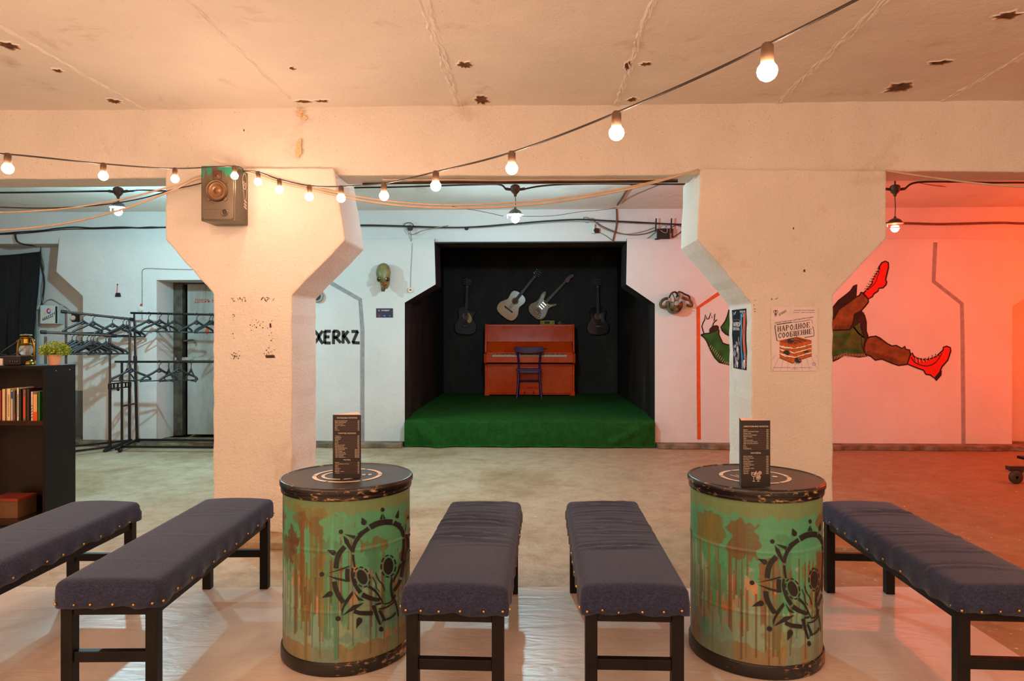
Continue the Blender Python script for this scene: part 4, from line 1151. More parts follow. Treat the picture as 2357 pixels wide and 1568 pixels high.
g.stroke([(-w2*.76, h*.18), (w2*.5, h*.42)], .008, f_, 5)
g.build('sticker_print', [plain('warn_yellow', (226, 204, 40), .5, 0, 0), plain('st_red', (204, 50, 56), .5, 0, 0), plain('st_blue', (70, 84, 160), .5, 0, 0), plain('st_pink', (214, 150, 170), .5, 0, 0), M['white'], M['black']], dr_, fix=False)
def cable(label, pts, r, mat, name='wall_cable', sm=6, group=None):
    q = smooth3(pts, sm)
    t = MB().tube([p-V(pts[0]) for p in q], r, 6).build(name, M[mat], None, smooth=True)
    t.location = V(pts[0])
    return tag(t, label, 'cable', group)
W = lambda px, py, y=YW-.012: PY(px, py, y)
tr = MB().box(tuple(W(83, 840, YW-.03)), tuple(W(91, 620, YW)))
a = W(83, 842, YW-.03); b = W(91, 618, YW-.03)
tr = MB().box((a.x, YW-.03, a.z), (b.x, YW-.001, b.z)).build('cable_duct', plain('duct_grey', (190, 194, 190), .6, 0, .05), None, bevel=.003)
tag(tr, 'pale vertical cable duct between the black cloth and the switch cabinet', 'duct')
a = W(81, 713, YW-.05); b = W(90, 703, YW-.05)
jb = MB().box((a.x, YW-.06, a.z), (b.x, YW-.03, b.z)).build('junction_box', plain('jb_cream', (214, 214, 196), .5, 0, .03), None, bevel=.003)
tag(jb, 'small cream junction box on the duct left of the switch cabinet', 'junction box')
cable('thick black cable looping off the upper cable run down to the switch cabinet', [PY(35, 538, YB), PY(36, 547, YB-.02), PY(40, 556, YB-.03), PY(52, 562, YB-.01), PY(72, 565, 8.30), W(94, 568), W(92, 590), W(97, 618), W(102, 650), W(98, 690), W(96, 702, YW-.03)], .011, 'cable')
cable('thin grey cable dropping beside the duct to the switch cabinet', [W(95, 566), W(96, 590), W(101, 612), W(99, 640), W(95, 672), W(99, 700, YW-.04)], .006, 'grey_cable')
cable('pale cable curving out of the top of the switch cabinet to the right', [W(100, 700, YW-.05), W(108, 692), W(120, 690), W(138, 700), W(150, 707), W(163, 718), W(166, 728)], .006, 'grey_cable')
c = W(172, 732, YW)
t = thing('wall_socket', 'small round cream socket on a dark plate behind the upper coat rail', 'socket', (c.x, YW, c.z))
MB().box((-.03, -.018, -.05), (.065, 0, .05)).build('plate', M['black'], t, bevel=.004)
MB().lathe([(.001, .045), (.022, .042), (.032, .028), (.034, .015)], 18, (-.01, 0, 0), 'y').build('socket_cap', M['cream'], t, smooth='auto')
# ================================================================ coat racks
def rackpost(p, q, r1, r2, t, zsplit, mat1, mat2):
    p, q = V(p), V(q); k = (zsplit-p.z)/(q.z-p.z); s_ = p.lerp(q, k)
    MB().tube([p, s_], r1, 10).build('post', M[mat1], t, smooth='auto', world=True)
    MB().tube([s_, q], r2, 10).build('post_extension', M[mat2], t, smooth='auto', world=True)
    MB().tube([s_-V((0, 0, .03)), s_+V((0, 0, .03))], r1+.005, 10).build('post_collar', M['black_metal'], t, smooth='auto', world=True)
a1, a2 = P(102, 765, 7.3), P(260, 773, 7.85)
b1, b2 = P(149, 718, 7.62), P(302, 735, 8.12)
f1, f2 = P(105, 775, 7.31), P(253, 775, 7.83)
g1, g2 = P(152, 722, 7.63), P(298, 737, 8.11)
rk = thing('coat_rack', 'grey steel coat rack with two crossing-height rails, nearer the bookcase', 'coat rack', ((a1.x+b2.x)/2, (a1.y+b2.y)/2, 0))
for p, q in ((a1, a2), (b1, b2)):
    d = (q-p).normalized()
    MB().tube([p, q], .0145, 10).build('rail', M['steel_tube'], rk, smooth='auto', world=True)
    for e, s_ in ((p, -1), (q, 1)):
        MB().tube([e+d*s_*-.02, e+d*s_*.035], .020, 10).build('rail_cap', M['black_metal'], rk, smooth='auto', world=True)
for p in (f1, f2): rackpost((p.x, p.y, .045), p, .016, .0125, rk, .745, 'black_metal', 'steel_tube')
for p in (g1, g2): rackpost((p.x, p.y, .045), p, .016, .0125, rk, .745, 'black_metal', 'steel_tube')
for p, q in ((f1, g1), (f2, g2)):
    u, v = V((p.x, p.y, .03)), V((q.x, q.y, .075)); d = (v-u).normalized()
    MB().tube([u-d*.09, u-d*.06, v+d*.03], [.012, .022, .018], 10).build('foot', M['black_metal'], rk, smooth='auto', world=True)
    br_ = MB(); u, v = V((p.x, p.y, .745)), V((q.x, q.y, .745)); n = 5
    for zz in (-.028, .028): br_.bar(u+V((0, 0, zz)), v+V((0, 0, zz)), .012, .014)
    for k in range(n+1):
        m_ = u.lerp(v, k/n); br_.bar(m_-V((0, 0, .03)), m_+V((0, 0, .03)), .012, .018)
    br_.build('slotted_bracket', M['black_metal'], rk, world=True)
MB().bar((f1.x, f1.y, .05), (f2.x, f2.y, .05), .02, .022).build('base_bar', M['black_metal'], rk, world=True)
MB().bar((g1.x, g1.y, .08), (g2.x, g2.y, .08), .02, .022).build('base_bar', M['black_metal'], rk, world=True)
kb = P(272, 897, 7.85)
MB().bar((f2.x, f2.y, kb.z), kb, .008, .008).build('knob_screw', M['black_metal'], rk, world=True)
MB().ball(kb, .018, .012, .018, 12, 8).build('knob', M['black_metal'], rk, smooth=True, world=True)
# second rack, in front of the steel door
c1, c2 = P(301, 720.5, 8.13), P(600, 727, 8.05)
d1, d2 = P(265, 833, 7.80), P(600, 833, 7.72)
rk2 = thing('coat_rack', 'black double-height coat rack standing in front of the steel door', 'coat rack', ((c1.x+c2.x)/2, (c1.y+d1.y)/2, 0))
for p, q in ((c1, c2), (d1, d2)):
    MB().tube([p, q], .0125, 10).build('rail', M['black_metal'], rk2, smooth='auto', world=True)
def at(p, q, x): return p+(q-p)*((x-p.x)/(q.x-p.x))
for k, (xc_, lean) in enumerate(((P(309, 0, 8.13).x, .035), (P(585, 0, 8.05).x, 0))):
    tp = at(c1, c2, xc_)
    rackpost((tp.x+lean, tp.y, .08), tp, .016, .011, rk2, 1.055, 'black_metal', 'black_metal')
    tq = at(d1, d2, P(281 if k == 0 else 560, 0, 7.8).x)
    MB().tube([(tq.x, tq.y, .06), tq], .014, 10).build('post', M['black_metal'], rk2, smooth='auto', world=True)
    MB().tube([(tq.x, tq.y, .52), (tp.x+lean, tp.y, .52)], .010, 8).build('cross_brace', M['black_metal'], rk2, smooth='auto', world=True)
    u, v = V((tq.x, tq.y, .058)), V((tp.x+lean, tp.y, .085)); dd = (v-u).normalized()
    MB().bar(u-dd*.12, v+dd*.03, .03, .024).build('foot', M['black_metal'], rk2, world=True)
    for w_, zz in ((u-dd*.06, .026), (v-V((0, .0, 0)), .078)):
        cs = MB().lathe([(.001, .014), (.020, .013), (.024, .008), (.024, -.008), (.020, -.013), (.001, -.014)], 16, (w_.x+.012, w_.y, zz), 'y').build('caster', M['black'], rk2, smooth='auto', world=True)
    if k == 0: fl_, rl_ = u, v
    else:
        MB().bar(fl_, u, .026, .026).build('base_bar', M['black_metal'], rk2, world=True)
        MB().bar(rl_, v, .026, .026).build('base_bar', M['black_metal'], rk2, world=True)
# ---- hangers
def hanger_mesh():
    m = MB()
    hook = [(0, 0, -.075)]+[(.022*math.sin(a)-.0, 0, .022*math.cos(a)-.0) for a in np.linspace(PI, -PI*.62, 18)]
    hook[1] = (.0, 0, -.024)
    m.tube(hook, .0042, 6)
    for s_ in (-1, 1):
        sh_ = smooth3([(0, 0, -.070), (s_*.03, 0, -.092), (s_*.09, 0, -.128), (s_*.16, 0, -.160), (s_*.195, 0, -.185), (s_*.200, 0, -.200), (s_*.192, 0, -.206)], 4)
        m.tube(sh_, [.014]*3+[.0125]*(len(sh_)-3), 6, flat=.5)
    m.tube([(-.193, 0, -.205), (.193, 0, -.205)], .0066, 6)
    m.tube([(-.022, 0, -.098), (0, 0, -.108), (.022, 0, -.098)], .010, 6)
    return m
h0 = hanger_mesh().build('coat_hanger', M['hanger'], None, smooth=True)
first = [h0]
olive = plain('olive_hanger_plastic', (70, 84, 72), .35, 0, .1)
def hang(p, q, xs, angs, where, group):
    n = len(xs)
    words_ = ['first', 'second', 'third', 'fourth', 'fifth', 'sixth', 'seventh', 'eighth', 'ninth', 'tenth']
    for k, (px, a) in enumerate(zip(xs, angs)):
        # point of the rail at that pixel column
        best = min((abs(((lambda w_: CX+F*(w_.x*cT+w_.y*sT)/(-w_.x*sT+w_.y*cT))(p.lerp(q, s_/200)))-px), s_) for s_ in range(201))[1]
        w_ = p.lerp(q, best/200)
        o = first.pop() if first else h0.copy()
        if not o.users_collection: COL.objects.link(o)
        o.location = (w_.x, w_.y, w_.z+.014-.0225)
        o.rotation_euler = (R.uniform(-.03, .03), 0, a)
        tag(o, 'black plastic hanger, %s from the left %s' % (words_[k], where), 'hanger', group)
hang(b1, b2, [191, 214, 259, 283, 291], [.95, .85, .9, 1.0, .8], 'on the rear rail of the grey coat rack', 'hangers on the rear rail of the grey rack')
hang(a1, a2, [166, 176, 188, 201, 209, 215, 224, 244, 250], [1.1, 1.0, 1.05, 1.0, .95, 1.05, .75, 1.1, .9], 'on the front rail of the grey coat rack', 'hangers on the front rail of the grey rack')
hang(c1, c2, [342, 368, 387, 402, 453, 482, 489], [.80, .9, -.95, .85, .9, 1.1, 1.05], 'on the upper rail before the door', 'hangers on the upper rail before the door')
hang(d1, d2, [294, 302, 367, 388, 412, 440], [-.65, .75, .9, -.85, .8, -.85], 'on the lower rail before the door', 'hangers on the lower rail before the door')
# small things on the wall by the racks
YWB = YB-.006
c = PY(270, 678, YB)
t = thing('hanging_tag', 'small black tag hung by a red string on the left wall', 'tag', (c.x, YB, c.z))
a = PY(264, 683, YB-.02); b = PY(277, 674, YB-.02)
MB().hexa([(a.x-c.x, -.02, a.z-c.z), (b.x-c.x, -.02, a.z-c.z), (b.x-c.x, 0, a.z-c.z), (a.x-c.x, 0, a.z-c.z), (a.x-c.x+.012, -.02, b.z-c.z), (b.x-c.x-.012, -.02, b.z-c.z), (b.x-c.x-.012, 0, b.z-c.z), (a.x-c.x+.012, 0, b.z-c.z)]).build('tag_body', M['black'], t, bevel=.003)
MB().tube([(0, -.01, b.z-c.z), (.006, -.008, PY(271, 656, YB).z-c.z)], .004, 6).build('string', plain('red_string', (200, 50, 40), .7, 0, .05), t)
MB().ball((.006, -.008, PY(271, 655, YB).z-c.z), .008).build('nail', M['black'], t, smooth=True)
cable('thin pale conduit bending round the corner of the doorway', [PY(327, 735, YWB), PY(327, 700, YWB), PY(327, 640, YWB), PY(327.5, 624, YWB), PY(333, 619, YWB), PY(345, 618, YWB), PY(400, 620, YWB), PY(480, 621, YWB)], .005, 'grey_cable', sm=8)
c = PY(324, 711, YB)
t = thing('wall_switch', 'round white switch on the wall just left of the doorway', 'switch', (c.x, YB, c.z))
MB().lathe([(.001, .018), (.028, .016), (.034, .010), (.035, 0)], 20, (0, 0, 0), 'y').build('switch_cover', plain('switch_white', (206, 212, 208), .4, 0, .02), t, smooth='auto')
MB().box((-.003, -.022, -.016), (.003, -.016, .016)).build('rocker', M['cream'], t)
c = PY(325, 704, YB)
t = thing('red_ribbon', 'scrap of red ribbon above the round wall switch', 'ribbon', (c.x, YB, c.z))
MB().prism([(-.006, -.02), (.01, -.012), (.022, .022), (.010, .012), (.002, .026), (-.008, .01)], -.012, -.002, xz).build('ribbon', plain('ribbon_red', (206, 40, 36), .6, 0, .05), t)
# ================================================================ loudspeaker on the left column
xr_ = PX(534, 400, -1.856)
sx0, sx1 = PY(463, 400, 4.212).x, -1.853
z1, z0 = PY(463, 382, 4.212).z, PY(463, 509, 4.212).z
t = thing('loudspeaker', 'small painted loudspeaker mounted high on the left column', 'speaker', ((sx0+sx1)/2, 4.30, z0))
w2, h = (sx1-sx0)/2, z1-z0
_q = NT('painted_speaker'); _f = _q.noise(14, 4, .6, .4, (1.6, 1.6, .45)); 
_tc = _q.node('ShaderNodeTexCoord'); _sp = _q.node('ShaderNodeSeparateXYZ'); _q.l.new(_tc.outputs['Object'], _sp.inputs[0])
_md = _q.node('ShaderNodeMath', operation='MULTIPLY_ADD'); _q.l.new(_sp.outputs['Z'], _md.inputs[0]); _md.inputs[1].default_value = 2.2; _md.inputs[2].default_value = -.33
_ad = _q.node('ShaderNodeMath', operation='ADD'); _q.l.new(_f, _ad.inputs[0]); _q.l.new(_md.outputs[0], _ad.inputs[1])
_q.set('Base Color', _q.ramp(_ad.outputs[0], [(.78, L((80, 68, 50))), (.84, L((88, 76, 56))), (.86, L((34, 118, 92)))])).set('Roughness', .32).set('Metallic', .25)
sp_m = _q.m
metal = plain('speaker_bronze', (96, 74, 52), .3, .55, .15, 20)
MB().box((-w2, -.088, 0), (w2, .097, h)).build('cabinet', sp_m, t, bevel=.003)
MB().box((-w2+.006, -.093, .008), (w2-.010, -.085, h-.008)).build('baffle', sp_m, t, bevel=.002)
zw = h*(509-440)/127; xw = -w2+(497-463)/71*2*w2
MB().lathe([(.068, -.003), (.068, .012), (.064, .019), (.056, .018), (.052, .010)], 36, (xw, -.092, zw), 'y').build('woofer_ring', metal, t, smooth='auto')
wf = MB().lathe([(.053, .012), (.047, .013), (.040, .008), (.024, .002), (.022, .002), (.016, .009), (.001, .013)], 36, (xw, -.092, zw), 'y').build('woofer_cone', plain('woofer_brown', (104, 72, 40), .3, .2, .1), t, smooth=True)
for a in (45, 135, 225, 315):
    r_ = math.radians(a); cx_, cz_ = xw+.074*math.cos(r_), zw+.074*math.sin(r_)
    MB().prism([(cx_+.015*math.cos(r_+PI/4+k*PI/2), cz_+.015*math.sin(r_+PI/4+k*PI/2)) for k in range(4)], -.097, -.091, xz).build('mounting_tab', metal, t, bevel=.001)
zt = h*(509-404)/127; xt = xw+.002
MB().box((xt-.027, -.096, zt-.030), (xt+.027, -.091, zt+.030)).build('tweeter_plate', plain('tweeter_dark', (74, 54, 40), .35, .3, .1), t, bevel=.001)
MB().lathe([(.024, .004), (.022, .007), (.019, .004), (.014, .008), (.001, .011)], 24, (xt, -.093, zt-.002), 'y').build('tweeter', plain('tweeter_brown', (92, 60, 38), .3, .3, .1), t, smooth=True)
zp = h*(509-490)/127; xp = -w2+(512-463)/71*2*w2
MB().lathe([(.024, .001), (.021, .006), (.016, .005), (.014, .001)], 24, (xp, -.092, zp), 'y').build('port_ring', metal, t, smooth=True)
MB().lathe([(.001, .0012), (.0145, .0012)], 20, (xp, -.092, zp), 'y').build('port_hole', M['black'], t)
MB().box((-w2+.006, -.0945, h*.215), (w2-.010, -.0925, h*.222)).build('baffle_groove', metal, t)
for x in (-w2+.014, w2-.020):
    for z in (.016, h-.016): MB().lathe([(.001, .003), (.003, .002), (.004, 0)], 8, (x, -.0925, z), 'y').build('screw', M['black'], t)
# chalk-white drawing of a gas mask on its side
g = MB(); f_ = lambda u, v: (w2+.0006, u, v)
for pth in (ell(.045, h*.80, .032, .050)+[(.077, h*.80)], ell(.030, h*.75, .009, .014)+[(.039, h*.75)], ell(.060, h*.74, .009, .014)+[(.069, h*.74)], [(.018, h*.70), (.040, h*.47)], [(.078, h*.68), (.070, h*.50), (.058, h*.46)]):
    g.stroke(pth, .006, f_)
for z in (.45, .39, .335): g.stroke([(.035, h*z), (.075, h*(z-.035))], .011, f_)
g.build('side_drawing', M['cream'], t, fix=False)
MB().prism([(0, -.1), (.02, -.1), (.06, .097), (0, .097)], h, h+.012, lambda u, v, d: (u+.01, v*.6+.03, d)).build('top_bracket', metal, t)
# ================================================================ stage, piano, chair, guitars
SZ = .312
turf = NT('green_artificial_turf')
_a = turf.noise(140, 3, .7); _b = turf.noise(12, 4, .6)
turf.set('Base Color', turf.mix(.45, turf.ramp(_a, [(.3, L((8, 36, 8))), (.55, L((24, 88, 24))), (.75, L((64, 140, 54)))]), turf.ramp(_b, [(.35, L((12, 52, 14))), (.7, L((34, 100, 32)))]))).set('Roughness', .9).set('Specular IOR Level', .2)
turf.set('Sheen Weight', .22).set('Sheen Tint', L((70, 150, 60))).set('Sheen Roughness', .6)
turf.bump(_a, .9, .012)
c = PY(1219, 1000, 8.1)
st = thing('stage', 'low stage covered in green artificial turf in the black niche', 'stage', ((SXL+SXR)/2, 10, 0))
m = MB(); nx, ny, nf = 90, 40, 26; vs = []; fs = []
x0, x1 = SXL+.012, SXR-.012
YS = 8.105
def stage_pt(i, j):
    u = i/nx; x = x0+(x1-x0)*u
    if j <= ny:        # top, from back to front
        v = j/ny; y = 11.99+(YS-11.99)*v
        inset = .004 if y > 8.15 else 0
        z = SZ+.006*math.sin(u*9+v*5)*v+.004*math.sin(u*31)*v
        fr = max(0, (y-8.60)/3.4)
        if y > 8.66: x = SXL-.028+(SXR-SXL+.056)*u
        elif y > 8.15: x = SXL+.002+(SXR-SXL-.004)*u
        if j == ny: z -= .012
        return (x, y, z)
    k = (j-ny)/nf; z = SZ*(1-k)
    bulge = .012*math.sin(k*PI)+.010*k*math.sin(u*17+1)+.006*math.sin(u*41+k*3)*k
    cl = math.exp(-((u-.045-.10*k)/.035)**2); cr = math.exp(-((u-.80-.18*(1-k))/.03)**2)+.7*math.exp(-((u-.93-.05*(1-k))/.02)**2)
    y = YS-.018-bulge-.075*cl*k-.05*cr*k**.5*(1-.5*k)
    if z < .02: y -= .02
    return (x+.03*(.5-u)*k*0, y, max(z, .004+.008*math.sin(u*23)**2))
for j in range(ny+nf+1):
    for i in range(nx+1): vs.append(stage_pt(i, j))
for j in range(ny+nf):
    for i in range(nx): fs.append((j*(nx+1)+i, j*(nx+1)+i+1, (j+1)*(nx+1)+i+1, (j+1)*(nx+1)+i))
m.add(vs, fs); m.build('turf_cover', turf.m, st, smooth=True, world=True)
MB().box((SXL+.02, YS+.02, .002), (SXR-.02, 11.95, SZ-.02)).build('platform', M['bench_wood'], st, world=True)

# ---- upright piano
PR = NT('red_piano_paint'); _a = PR.noise(3, 4, .6, .4)
PR.set('Base Color', PR.ramp(_a, [(.3, L((236, 68, 6))), (.7, L((250, 86, 10)))])).set('Roughness', PR.ramp(_a, [(.3, (.16,)*3+(1,)), (.7, (.34,)*3+(1,))])).set('Specular IOR Level', .32)
PR.bump(PR.noise(5, 3), .12, .02)
red = PR.m
xl, xr = PY(1116, 800, 11.40).x, PY(1322.5, 800, 11.40).x
Z = lambda py, y: PY(1219, py, y).z
pno = thing('upright_piano', 'orange-red upright piano on the green stage', 'piano', ((xl+xr)/2, 11.6, SZ))
def pb(name, a, b, mat=red, bevel=.004, parent=None, **k):
    return MB().box(a, b).build(name, mat, parent or pno, bevel=bevel, world=True, **k)
zt = Z(746, 11.44)
for s_, nm in ((0, 1), (1, 1)):
    a = xl if not s_ else xr-.035
    # side: full height, upper part narrower, arm at keyboard level
    prof = [(11.86, SZ+.005), (11.40, SZ+.005), (11.40, Z(840, 11.40)), (11.18, Z(836, 11.17)), (11.16, Z(815, 11.17)), (11.36, Z(811, 11.3)), (11.44, zt), (11.86, zt)]
    MB().prism(prof, a, a+.035, lambda u, v, d: (d, u, v)).build('side_panel', red, pno, bevel=.004, world=True)
pb('lid', (xl+.035, 11.44, Z(752, 11.44)), (xr-.035, 11.88, zt-.008))
u0, u1 = Z(787, 11.42), Z(752, 11.46)
MB().hexa([(xl+.035, 11.41, u0), (xr-.035, 11.41, u0), (xr-.035, 11.45, u0), (xl+.035, 11.45, u0), (xl+.035, 11.455, u1), (xr-.035, 11.455, u1), (xr-.035, 11.49, u1), (xl+.035, 11.49, u1)]).build('upper_panel', red, pno, bevel=.003, world=True)
f0 = Z(812, 11.33)
MB().hexa([(xl+.040, 11.30, f0), (xr-.040, 11.30, f0), (xr-.040, 11.33, f0), (xl+.040, 11.33, f0), (xl+.045, 11.385, u0-.002), (xr-.045, 11.385, u0-.002), (xr-.045, 11.41, u0-.002), (xl+.045, 11.41, u0-.002)]).build('fallboard', red, pno, bevel=.004, world=True)
pb('music_ledge', (PY(1183, 800, 11.3).x, 11.27, Z(802.5, 11.3)), (PY(1258, 800, 11.3).x, 11.37, Z(800.5, 11.3)), plain('dark_red_edge', (120, 30, 12), .4, 0, .1), .002)
zk = Z(822, 11.20)
pb('key_rail', (xl+.035, 11.30, zk), (xr-.035, 11.34, f0))
pb('key_bed', (xl+.035, 11.17, Z(835, 11.17)), (xr-.035, 11.42, zk-.012))
pb('key_slip', (xl+.035, 11.165, Z(835, 11.17)), (xr-.035, 11.19, zk+.004))
kx0, kx1 = PY(1133, 820, 11.22).x, PY(1305, 820, 11.22).x
for a, b in ((xl+.035, kx0-.003), (kx1+.003, xr-.035)): pb('key_block', (a, 11.19, zk-.012), (b, 11.31, zk+.040))
wk = MB(); bk_ = MB(); nk = 52; kw = (kx1-kx0)/nk
for i in range(nk):
    wk.box((kx0+i*kw+.0006, 11.192, zk-.012), (kx0+(i+1)*kw-.0006, 11.31, zk+.036))
    if i % 7 in (0, 2, 3, 5, 6) and i < nk-1: bk_.box((kx0+(i+1)*kw-.006, 11.225, zk+.036), (kx0+(i+1)*kw+.006, 11.31, zk+.050))
ivory = plain('ivory_keys', (226, 214, 190), .35, 0, .08, 30)
wk.build('white_keys', ivory, pno, world=True); bk_.build('black_keys', M['black'], pno, world=True)
pb('lower_panel', (xl+.035, 11.43, Z(905, 11.43)), (xr-.035, 11.46, Z(838, 11.43)))
pb('plinth', (xl+.035, 11.41, SZ+.02), (xr-.035, 11.46, Z(905, 11.41)-.004))
pb('back_panel', (xl+.035, 11.80, SZ+.03), (xr-.035, 11.86, zt-.03), M['bench_wood'])
for a, b in ((xl-.006, xl+.075), (xr-.075, xr+.006)): pb('toe_block', (a, 11.395, SZ+.004), (b, 11.47, SZ+.085))
for px in (1208, 1228):
    x = PY(px, 908, 11.38).x
    MB().tube(smooth3([(x, 11.42, SZ+.075), (x, 11.36, SZ+.062), (x, 11.33, SZ+.055)]), [.010]*6+[.010]*6+[.016], 8, flat=.5).build('pedal', M['black_metal'], pno, smooth='auto', world=True)
a, b = PY(1243.5, 746.5, 11.55), PY(1276.5, 738, 11.55)
t = thing('toy_radio', 'small yellow toy radio with a black window on top of the piano', 'radio', ((a.x+b.x)/2, 11.58, zt-.008))
w2, h = (b.x-a.x)/2, b.z-zt+.008
yel = plain('toy_yellow', (190, 180, 20), .5, 0, .05)
MB().box((-w2, -.03, 0), (w2, .05, h)).build('body', yel, t, bevel=.006)
MB().box((-w2*.45, -.033, .012), (w2*.35, -.029, h-.014)).build('window', M['black'], t, bevel=.003)
for x in (-.82, -.7, .68, .84):
    for z in (.3, .6): MB().box((w2*x-.008, -.032, h*z-.006), (w2*x+.004, -.0295, h*z+.006)).build('speaker_hole', M['black'], t)
a, b = PY(1281, 746.5, 11.6), PY(1302, 738.5, 11.6)
t = thing('camera_case', 'dark lump-shaped case right of the yellow radio on the piano', 'case', ((a.x+b.x)/2, 11.62, zt-.008))
MB().box((-(b.x-a.x)/2, -.04, 0), ((b.x-a.x)/2, .04, (b.z-zt)*.7)).build('case_body', M['black'], t, bevel=.01)
MB().lathe([(.001, .05), (.03, .048), (.034, 0)], 16, (-.02, -.03, (b.z-zt)*.45), 'y').build('lens_cap', M['black_metal'], t, smooth='auto')

# ---- purple bentwood chair, its back to the hall
c = C((1218-CX)/F*11.02, 11.02)
ch = thing('wooden_chair', 'purple painted wooden chair standing at the piano, back turned to the hall', 'chair', (c.x, c.y, SZ), 0)
pu = plain('purple_paint', (62, 30, 92), .28, 0, .12, 12, spec=.6)
hb = .835
for s_ in (-1, 1):
    MB().tube(smooth3([(s_*.200, -.015, 0), (s_*.180, .005, .22), (s_*.166, .015, .46), (s_*.176, -.01, .66), (s_*.198, -.045, hb-.02)], 6), [.019]*10+[.018]*15, 10).build('back_leg', pu, ch, smooth='auto')
    MB().tube([(s_*.185, .385, 0), (s_*.178, .365, .22), (s_*.170, .35, .445)], [.015, .018, .020], 10).build('front_leg', pu, ch, smooth='auto')
    MB().tube([(s_*.183, .01, .25), (s_*.180, .362, .25)], .010, 8).build('side_stretcher', pu, ch, smooth='auto')
n = 18; m = MB(); vs = []; fs = []
for i in range(n+1):
    u = -1+2*i/n; x = .228*u; y = -.052-.030*(1-u*u)*-1-.03
    lo = .735+.030*abs(u)**2-.0*u; lo = .722+.034*u*u; hi = .826+.010*abs(u)
    if abs(u) > .8: lo = .745
    for z, yy in ((lo, y-.010), (hi, y-.014), (hi, y+.012), (lo, y+.014)): vs.append((x, yy, z))
for i in range(n):
    for k in range(4): fs.append((i*4+k, i*4+(k+1) % 4, i*4+4+(k+1) % 4, i*4+4+k))
fs += [(0, 1, 2, 3), (4*n+3, 4*n+2, 4*n+1, 4*n)]
m.add(vs, fs); m.build('top_rail', pu, ch, bevel=.005)
seat = rough([(-.20, .0), (.20, .0), (.215, .10), (.205, .33), (.14, .40), (-.14, .40), (-.205, .33), (-.215, .10)], 1, 0)
MB().prism(seat, .442, .468, lambda u, v, d: (u, v, d)).build('seat', pu, ch, bevel=.006)
MB().prism([(-.185, .012), (.185, .012), (.185, .345), (-.185, .345)], .405, .442, lambda u, v, d: (u, v, d)).build('seat_rim', pu, ch, bevel=.004)
for z, y in ((.285, .004), (.25, .365)): MB().tube([(-.178, y, z), (.178, y, z)], .011, 8).build('cross_stretcher', pu, ch, smooth='auto')

